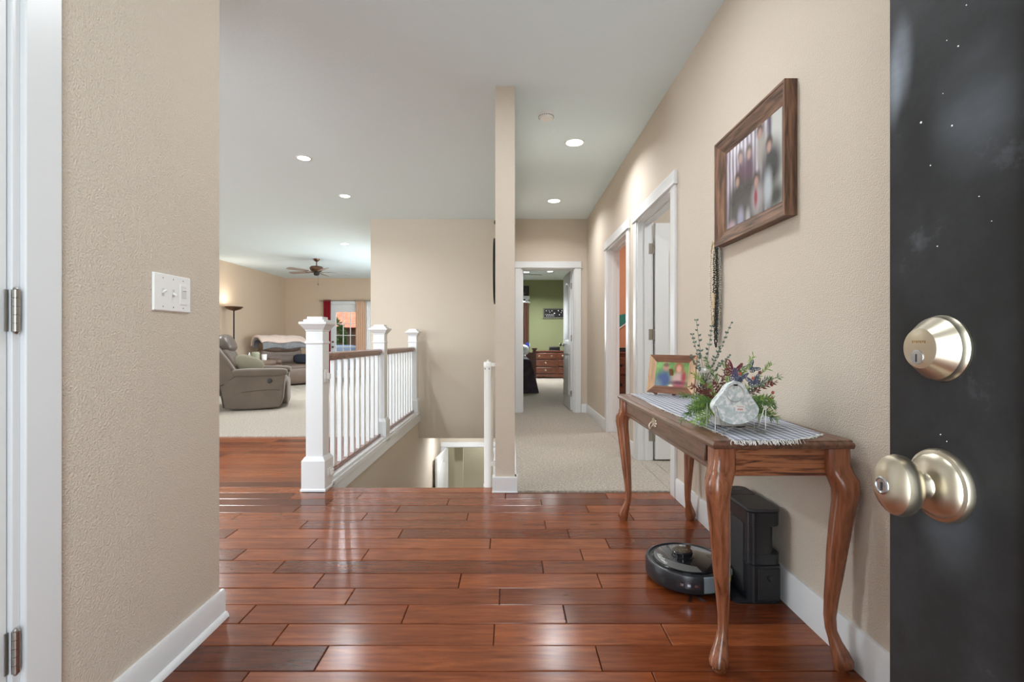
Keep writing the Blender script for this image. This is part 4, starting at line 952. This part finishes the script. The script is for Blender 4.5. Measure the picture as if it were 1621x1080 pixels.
# near recliner: faces +x, side panel towards the camera
ra = thing('recliner', 'taupe suede power recliner seen from its side, nearest the wood floor', 'recliner', (-3.72-(.03*math.cos(.36)+.5*math.sin(.36)), 7.1-(.03*math.sin(.36)-.5*math.cos(.36)), .012), .36)
OX = T((3.75, -7.6, 0)); OX = T((3.75, 0, 0))
panel = [(-4.10, .03), (-3.75, .012), (-3.38, .03), (-3.335, .16), (-3.305, .50), (-3.36, .535), (-3.95, .50), (-4.02, .45), (-4.16, .385), (-4.13, .2)]
for y0 in (-.50, .32):
    MB().prism(panel, y0, y0+.18, OX).build('side_panel', sofa_m, ra, .02)
    MB().puff((-3.65, y0+.085, .545), (.375, .115, .062), .5, 24, 12, OX @ T((0, 0, 0))).build('armrest', sofa_m, ra)
o = MB().tube([(-4.10, -.505, .39), (-4.165, -.505, .36), (-4.13, -.505, .2), (-4.105, -.505, .05)], .006, 6, M=OX).build('piping', dark_m, ra)
MB().tube([(-3.88, -.503, .268), (-3.7, -.503, .285), (-3.55, -.503, .294), (-3.38, -.503, .288)], .003, 5, M=OX).build('seam', mat('seam_dark', (70, 58, 50), .9), ra)
MB().lathe([(.034, 0), (.034, .004), (.028, .006), (0, .006)], 24, OX @ T((-3.515, -.505, .425)) @ R(PI/2, 'X')).build('control_button', dark_m, ra)
MB().puff((-3.66, 0, .36), (.36, .33, .13), .4, 24, 12, OX).build('seat_cushion', sofa_m, ra)
MB().puff((-3.335, 0, .24), (.06, .32, .2), .4, 20, 12, OX).build('footrest', sofa_m, ra)
MB().box(-4.05, -.33, .05, -3.36, .33, .30, OX).build('base_frame', dark_m, ra)
back = [(-4.03, .40), (-3.92, .50), (-4.06, .74), (-4.20, .93), (-4.30, 1.0), (-4.42, 1.0), (-4.47, .9), (-4.40, .6), (-4.25, .30), (-4.16, .20)]
MB().prism(back, -.49, .49, OX).build('back_shell', sofa_m, ra, .04)
Mb = OX @ T((-4.18, 0, .72)) @ R(math.radians(-27), 'Y')
MB().puff((.04, 0, -.03), (.13, .36, .20), .5, 24, 12, Mb).build('back_cushion', sofa_m, ra)
MB().puff((.10, .05, .20), (.15, .36, .15), .6, 24, 12, OX @ T((-4.20, 0, .72)) @ R(math.radians(-27), 'Y')).build('headrest', mat('dark_taupe_leather', (92, 82, 75), .4, bump=(9, .5, .012)), ra)
pl = MB().puff((0, 0, 0), (.21, .07, .13), .75, 24, 12).build('throw_pillow', pil_m, loc=(-3.93, 7.36, .67), rot=(math.radians(-22), math.radians(20), math.radians(28)))
tag(pl, 'sage green throw pillow leaning in the nearest recliner', 'pillow')

# far recliner facing the camera
BX, BY, BR = -5.22, 11.5, math.radians(52)
rb = thing('recliner', 'brown leather recliner carrying folded blankets on its back', 'recliner', (BX, BY, .012), BR)
for sx in (-1, 1):
    MB().puff((sx*.48, -.02, .28), (.11, .50, .275), .35, 24, 14).build('arm_panel', sofa2_m, rb)
    MB().puff((sx*.48, -.08, .555), (.135, .46, .070), .6, 24, 12).build('armrest', sofa2_m, rb)
MB().puff((0, -.10, .36), (.38, .42, .13), .35, 24, 12).build('seat_cushion', sofa2_m, rb)
MB().puff((0, -.46, .22), (.38, .09, .19), .35, 24, 12).build('footrest', sofa2_m, rb)
MB().puff((0, .26, .66), (.42, .15, .18), .5, 24, 12, R(math.radians(-12), 'X')).build('back_cushion', sofa2_m, rb)
MB().puff((0, .38, .88), (.50, .19, .15), .6, 24, 12).build('headrest', sofa2_m, rb)
MB().box(-.50, .26, .05, .50, .50, .82).build('back_shell', sofa2_m, rb, .05)
MB().box(-.44, -.42, .04, .44, .3, .2).build('base_frame', dark_m, rb)
def blanket(wd, off, a0, a1, mt, label, th, seed, dx=0):
    m = MB(); nx, ny = 36, 20; vs_ = []; rnd = random.Random(seed)
    for j_ in range(ny+1):
        for i_ in range(nx+1):
            u = i_/nx*2-1; t = j_/ny
            a = math.radians(a0+(a1-a0)*t+ (6*math.sin(u*5+seed) if t < .15 else 0)*(1 if t < .15 else 0))
            w_ = .010*math.sin(u*8+seed)+.008*math.sin(u*17+t*5+seed)
            r = 1+w_*3
            vs_.append((dx+u*wd/2+.015*math.sin(t*6+seed), .38+(.205+off)*math.cos(a)*r, .885+(.155+off)*math.sin(a)*r-.02*abs(u)**4))
    m.add(vs_, [(j_*(nx+1)+i_, j_*(nx+1)+i_+1, (j_+1)*(nx+1)+i_+1, (j_+1)*(nx+1)+i_) for j_ in range(ny) for i_ in range(nx)])
    o = m.build('blanket', mt, loc=(BX, BY, .012), rot=(0, 0, BR))
    q = o.modifiers.new('thick', 'SOLIDIFY'); q.thickness = th; q.offset = 0
    q = o.modifiers.new('sub', 'SUBSURF'); q.levels = 1; q.render_levels = 1
    return tag(o, label, 'blanket')
blanket(1.06, .030, 196, -10, grey_m, 'grey fleece blanket folded on the leather recliner back, under the pink one', .035, 1)
blanket(1.10, .082, 158, 5, pink_m, 'pale pink blanket folded on top of the grey one', .05, 2.4, -.02)
bg_ = MB().puff((0, 0, 0), (.17, .12, .11), .6, 20, 10).build('duffel_bag', navy_m, loc=(-4.86, 11.38, .61), rot=(0, 0, .2)); tag(bg_, 'dark navy bundle lying on the leather recliner seat', 'bag')
# console wedge with cup holders between
cs = thing('console_table', 'dark brown leather console arm with cup holders between the recliners', 'console', (-5.08, 9.7, .012), .1)
for x in (-.32, .12):
    MB().puff((x, 0, .30), (.2, .4, .3), .35, 24, 12).build('console_box', mat('dark_leather_%d' % (x > 0), (70, 56, 50), .35), cs)
    MB().puff((x, -.02, .57), (.22, .41, .06), .5, 24, 12).build('arm_pad', sofa2_m, cs)
MB().lathe([(.045, .60), (.045, .64), (.038, .64), (.036, .60)], 18, T((.14, -.25, .02))).build('cup_holder', steel_m, cs)
def item(m, name, mt, loc, label, cat, **k): return tag(m.build(name, mt, loc=loc, **k), label, cat)
item(MB().lathe([(.075, 0), (.08, .01), (.08, .13), (.07, .14), (.07, .16), (0, .165)], 20), 'candle_jar', mat('sage_ceramic', (150, 152, 130), .5), (-5.03, 9.66, .645), 'sage green lidded jar on the console between the recliners', 'jar')
item(MB().lathe([(.045, 0), (.05, .11), (.046, .11), (.04, .006), (0, .005)], 18), 'mug', plast_m, (-4.89, 9.72, .645), 'white mug beside the green jar on the console', 'mug')
item(MB().lathe([(.03, 0), (.032, .09), (.012, .12), (.012, .15), (0, .15)], 14), 'bottle', plast_m, (-5.17, 9.70, .645), 'small pale bottle left of the green jar on the console', 'bottle')
# ---------------- french doors
fdx = [(-4.915, -4.08), (-4.07, -3.235)]
for n_, (xa, xb) in enumerate(fdx):
    r_ = struct(thing('door_%d' % (6+n_), ('left' if n_ == 0 else 'right')+' leaf of the white french doors to the patio', 'door', (xa, YL+.04, .015), kind='structure'))
    W_ = xb-xa; gx0 = .125 if n_ == 0 else .12; gx1 = gx0+.585; gz0, gz1 = .20, 1.80
    boxes((0, 0, 0, gx0, .04, 2.0), (gx1, 0, 0, W_, .04, 2.0), (gx0, 0, 0, gx1, .04, gz0), (gx0, 0, gz1, gx1, .04, 2.0)).build('leaf_frame', door_m, r_, .002)
    for i in range(1, 3): MB().box(gx0+(gx1-gx0)*i/3-.009, .006, gz0, gx0+(gx1-gx0)*i/3+.009, .034, gz1).build('muntin', plast_m, r_, .002)
    for j in range(1, 5): MB().box(gx0, .005, gz0+(gz1-gz0)*j/5-.009, gx1, .035, gz0+(gz1-gz0)*j/5+.009).build('muntin', plast_m, r_, .002)
    for i in range(3):
        for j in range(5):
            MB().box(gx0+(gx1-gx0)*i/3+.006, .018, gz0+(gz1-gz0)*j/5+.006, gx0+(gx1-gx0)*(i+1)/3-.006, .022, gz0+(gz1-gz0)*(j+1)/5-.006).build('pane', glass_m, r_)
    if n_ == 0:
        for z in (.84, .98): MB().lathe([(.028, 0), (.028, .008), (.012, .015), (.022, .04), (.02, .05), (0, .055)], 16, T((.045, 0, z)) @ R(PI/2, 'X')).build('handle', bronze_m, r_)
rod = thing('curtain_rod', 'thin metal curtain rod above the french doors', 'curtain rod', (-4.1, YL-.09, 2.115))
MB().tube([(-1.05, 0, 0), (1.25, 0, 0)], .011, 8).build('rod', steel_m, rod); MB().puff((-1.07, 0, 0), (.03, .022, .022), 1, 10, 8).build('finial', steel_m, rod)
boxes((-.98, 0, -.012, -.965, .085, .012), (1.1, 0, -.012, 1.115, .085, .012)).build('bracket', steel_m, rod)
def curtain(x0, x1, y, z0, z1, mt, label, nf, amp=.03, cinch=0, nm='curtain'):
    n = nf*8; rs = []
    for z in [z0+(z1-z0)*k/8 for k in range(9)]:
        k = 1-cinch*math.sin(PI*(z1-z)/(z1-z0)) ; row = []
        for i in range(n+1):
            t = i/n; xm = (x0+x1)/2; row.append((xm+(x0+(x1-x0)*t-xm)*k-xm, amp*math.sin(2*PI*nf*t+z*.6)*(.6+.4*(z1-z)/(z1-z0)), z))
        rs.append(row)
    o = MB().rings(rs, False, False).build(nm, mt, loc=((x0+x1)/2, y, 0))
    s = o.modifiers.new('thick', 'SOLIDIFY'); s.thickness = .004
    return tag(o, label, 'curtain')
curtain(-5.09, -4.89, YL-.09, .03, 2.14, red_m, 'dark red curtain gathered at the left end of the rod', 4)
curtain(-4.21, -3.93, YL-.09, .03, 2.14, tan_m, 'tan curtain gathered in the middle of the french doors', 5)
curtain(-3.93, -3.80, YL-.075, .03, 2.10, mat('white_sheer', (244, 244, 246), .8), 'white sheer curtain right beside the tan one', 3, .02)
# outside the french doors
struct(boxes((-14, YL+.12, -.35, 8, 40, -.12)).build('ground', mat('patio_ground', (150, 140, 126), .9, var=(2, .2))), 'patio ground outside the french doors', 'ground')
def shrub(loc, r, h, n, label, m):
    t = MB()
    for i in range(n):
        a = random.random()*2*PI; e = random.uniform(-.6, 1); q = Vector((math.cos(a)*math.sqrt(1-e*e)*r, math.sin(a)*math.sqrt(1-e*e)*r, h/2+e*h/2))
        leafquad(t, q, (math.cos(a)+random.uniform(-.6, .6), math.sin(a), random.uniform(-.6, .8)), (.1, .2, 1), .22, .13)
    root = thing('shrub', label, 'shrub', loc)
    t.build('foliage', m, root)['kind'] = 'stuff'
    MB().tube([(0, 0, -.02), (.03, 0, h*.5)], [.05, .03], 8).build('stem', wal_m, root)
    MB().puff((0, 0, h*.52), (r*.82, r*.82, h*.42), .9, 16, 10).build('inner_mass', leafa_m, root)
shrub((-7.9, 19.5, -.12), 1.2, 2.3, 1400, 'leafy green shrub beyond the patio, left of the glass door', leafa_m)
shrub((-4.6, 20.5, -.12), 1.0, 1.6, 1100, 'leafy green shrub beyond the patio right of the other shrub', leafb_m)
rf = thing('garden_shed', 'terracotta roofed outbuilding seen through the french door', 'building', (-6.8, 22.5, -.12))
boxes((-3, 0, 0, 4.2, 3, 1.9)).build('wall', mat('brick_red_wall', (176, 120, 92), .9, var=(6, .2)), rf)
MB().rings([[(x, -.5, 1.75), (x, 1.5, 3.2), (x, 3.5, 1.75)] for x in (-3.3, 4.5)]).build('roof', mat('terracotta_roof', (214, 138, 108), .8, var=(5, .25)), rf)
boxes((-1.2, -.03, .2, -.3, .01, 1.7)).build('door', mat('shed_door', (110, 80, 62), .7), rf)
cg = thing('covered_grill', 'blue grey covered grill standing on the patio', 'grill', (-6.1, 17.6, -.12))
MB().puff((0, 0, .5), (.6, .35, .5), .35, 24, 12).build('cover', mat('cover_blue_grey', (106, 124, 146), .7), cg)
MB().lathe([(.05, 0), (.05, .06)], 10, T((-.4, 0, 0))).build('wheel', dark_m, cg)
pp = tag(boxes((-4.55, 15.8, -.12, -4.42, 15.93, 2.6)).build('patio_post', mat('cedar_post', (168, 104, 72), .8), bevel=.005), 'reddish cedar patio post just outside the french doors', 'post')

# ------------------------------------------------------------------ bedroom
bd = thing('bed', 'bed with a dark patterned bedspread and brown posts in the green bedroom', 'bed', (-.45, 10.5, .012))
bd0 = [(-.9, -1.1), (.9, -1.1), (.9, 1.1), (-.9, 1.1)]
MB().rings([[(-1.0*k-.02, -1.10*k, z), (1.0*k, -1.10*k, z), (1.0*k, 1.08, z), (-1.0*k-.02, 1.08, z)] for k, z in ((1.0, .01), (.96, .2), (.90, .45), (.86, .60), (.82, .65), (.7, .66))]).build('bedspread', spread_m, bd, .03)
MB().puff((.48, .80, .80), (.40, .28, .14), .6, 20, 10).build('pillow', linen_m, bd); MB().puff((-.5, .85, .74), (.4, .24, .10), .6, 20, 10).build('pillow', linen_m, bd)
MB().box(-.80, .3, .60, .80, 1.05, .69).build('sheet', linen_m, bd, .02)
for x in (-1.02, 1.02):
    MB().box(x-.04, 1.10, 0, x+.04, 1.18, .80).box(x-.06, 1.08, .80, x+.06, 1.20, .84).build('post', dress_m, bd, .004)
MB().box(-1.0, 1.12, .25, 1.0, 1.16, .74).build('headboard', dress_m, bd, .01)
ds = thing('dresser', 'reddish brown wooden dresser with brass pulls against the green wall', 'dresser', (1.35, 13.42, .012))
DX0, DX1 = -.72, .85
boxes((DX0, -.20, .08, DX1, .36, .715)).build('body', dress_m, ds, .004)
MB().rings([[(DX0-i_, -.225-i_+.02, z), (DX1+i_, -.225-i_+.02, z), (DX1+i_, .36, z), (DX0-i_, .36, z)] for i_, z in ((.005, .715), (.02, .722), (.02, .738), (.012, .745))]).build('top', dress_m, ds)
pts = [(DX0-.01, .0), (DX0+.06, .0), (DX0+.09, .03), (DX0+.16, .045), (0, .02), (DX1-.16, .045), (DX1-.09, .03), (DX1-.06, 0), (DX1+.01, 0), (DX1+.01, .10), (DX0-.01, .10)]
MB().prism(pts, -.225, -.20).build('plinth', dress_m, ds, .003)
for (xa, xb) in ((DX0+.03, DX0+.60), (DX0+.66, DX0+1.2), (DX0+1.23, DX1-.03)):
    for z0 in (.13, .325, .52):
        d_ = boxes((xa, -.222, z0, xb, -.20, z0+.165)).build('drawer', dress_m, ds, .008)
        for xx in ([(xa+xb)/2] if z0 < .5 else [xa+.12, xb-.12]):
            MB().lathe([(.028, 0), (.02, .01), (.012, .018), (0, .02)], 12, T((xx, -.222, z0+.085)) @ R(PI/2, 'X')).build('pull', brass_m, d_)
jb = thing('jewelry_box', 'small black box standing on the bedroom dresser', 'box', (1.20, 13.35, .757))
boxes((-.14, -.09, 0, .14, .09, .11)).build('body', dark_m, jb, .02); boxes((-.15, -.10, .0, .15, .10, .02)).build('base', dark_m, jb, .005); boxes((-.09, -.095, .035, .09, -.088, .085)).build('face', iron_m, jb, .004)
pq = thing('wall_plaque', 'long black framed flag case with white dots on the green wall', 'picture', (1.35, 13.8, 1.80))
frame4(pq, .86, .29, .035, .03, mat('grey_frame', (118, 118, 104), .6), MATS['grey_frame'])
MB().box(-.40, -.012, -.12, .40, -.008, .12).build('panel', dark_m, pq)
dm = MB()
for r_ in range(2):
    for c_ in range(5): dm.lathe([(.013, 0), (.008, .004)], 6, T((-.33+c_*.05-r_*.02, -.012, -.075+.04*r_)) @ R(PI/2, 'X'))
for x, z, r in ((-.34, .07, .014), (-.26, .07, .012), (-.18, .07, .016), (-.24, .03, .012), (-.11, -.0, .022), (.0, .075, .018), (.03, -.04, .016), (.08, .02, .012), (.1, .07, .015), (.2, .0, .02)):
    dm.lathe([(r, 0), (r*.6, .004)], 6, T((x, -.012, z)) @ R(PI/2, 'X'))
dm.build('dots', plast_m, pq)
bw = thing('window_1', 'white framed bedroom window behind the brown curtain', 'window', (-.39, 13.8, 0)); bw['kind'] = 'structure'
boxes((-.90, -.02, .9, -.81, .02, 2.2), (.81, -.02, .9, .90, .02, 2.2), (-.93, -.03, 2.2, .93, .02, 2.29), (-.94, -.05, .86, .94, .02, .95), (-.81, .04, 1.55, .81, .08, 1.59), (-.015, .04, .95, .015, .08, 2.2)).build('window_frame', white_m, bw, .004)
MB().box(-.81, .058, .95, .81, .062, 2.2).build('pane', glass_m, bw)
brod = thing('curtain_rod', 'white curtain rod over the bedroom window', 'curtain rod', (-.4, 13.70, 2.10)); MB().tube([(-.9, 0, 0), (.95, 0, 0)], .014, 8).build('rod', plast_m, brod); boxes((.9, 0, -.02, .94, .10, .02)).build('bracket', plast_m, brod)
curtain(.16, .52, 13.70, .5, 2.10, brn_m, 'brown curtain gathered at the right side of the bedroom window', 4, cinch=.0)
bp = thing('wall_picture', 'dark framed picture above the bedroom curtain', 'picture', (.34, 13.8, 2.36)); frame4(bp, .36, .42, .03, .025, dark_m, dark_m)
MB().box(-.155, -.012, -.185, .155, -.008, .185).build('print', printmat('dark_print', (66, 58, 52), [(0, -.02, .05, .07, .3, (120, 96, 80))]), bp)
item(MB().puff((0, 0, 0), (.06, .05, .11), .7, 14, 8), 'blue_bag', mat('blue_cloth', (40, 54, 140), .8), (.47, 13.64, .88), 'blue cloth item hanging by the brown bedroom curtain', 'bag')
# ------------------------------------------------------------------ orange room
d5 = thing('dresser', 'dark wooden dresser glimpsed in the orange room', 'dresser', (1.62, 6.55, .012))
boxes((-.30, -.18, 0, .9, .28, .84)).build('body', dress_m, d5, .004); boxes((-.32, -.2, .84, .92, .29, .865)).build('top', dress_m, d5, .004)
for z in (.08, .33, .58):
    q = boxes((-.27, -.2, z, .87, -.18, z+.22)).build('drawer', dress_m, d5, .005); MB().lathe([(.02, 0), (.012, .02), (0, .022)], 10, T((-.18, -.2, z+.11)) @ R(PI/2, 'X')).build('pull', iron_m, q)
item(boxes((-.12, -.08, 0, .12, .08, .03), (-.10, -.07, .03, .10, .07, .055)), 'book_stack', dark_m, (1.50, 6.45, .877), 'stacked dark books on the orange room dresser', 'books', bevel=.004)
pn = thing('wall_pennant', 'teal pennant edged white on the orange wall', 'pennant', (1.55, YH-.06, 1.30))
MB().prism([(-.05, -.10), (.12, .02), (.06, .10), (-.05, .08)], -.01, 0).build('cloth', tealf_m, pn); MB().tube([(-.05, -.006, -.115), (.12, -.006, .0), (.14, -.006, .03)], .008, 6).build('edging', plast_m, pn)

wsd = thing('window_3', 'white framed side window', 'window', (XL, 3.3, 0)); wsd['kind'] = 'structure'
boxes((-.02, -1.0, .7, .02, -.9, 2.3), (-.02, .9, .7, .02, 1.0, 2.3), (-.03, -1.03, 2.28, .02, 1.03, 2.38), (-.06, -1.04, .62, .04, 1.04, .7)).build('window_frame', white_m, wsd, .004)
# front window (source of the daylight at the left) and its frame
wf = thing('window_2', 'white framed front window', 'window', (-3.6, YF, 0)); wf['kind'] = 'structure'
boxes((-1.3, -.02, .72, -1.2, .02, 2.3), (1.2, -.02, .72, 1.3, .02, 2.3), (-1.33, -.03, 2.28, 1.33, .02, 2.38), (-1.34, -.02, .64, 1.34, .06, .72), (-.02, -.08, .72, .02, -.04, 2.3)).build('window_frame', white_m, wf, .004)
struct(boxes((-9, -12, -.3, 8, YF-.12, -.05)).build('ground', mat('porch_concrete', (170, 166, 160), .9)), None)
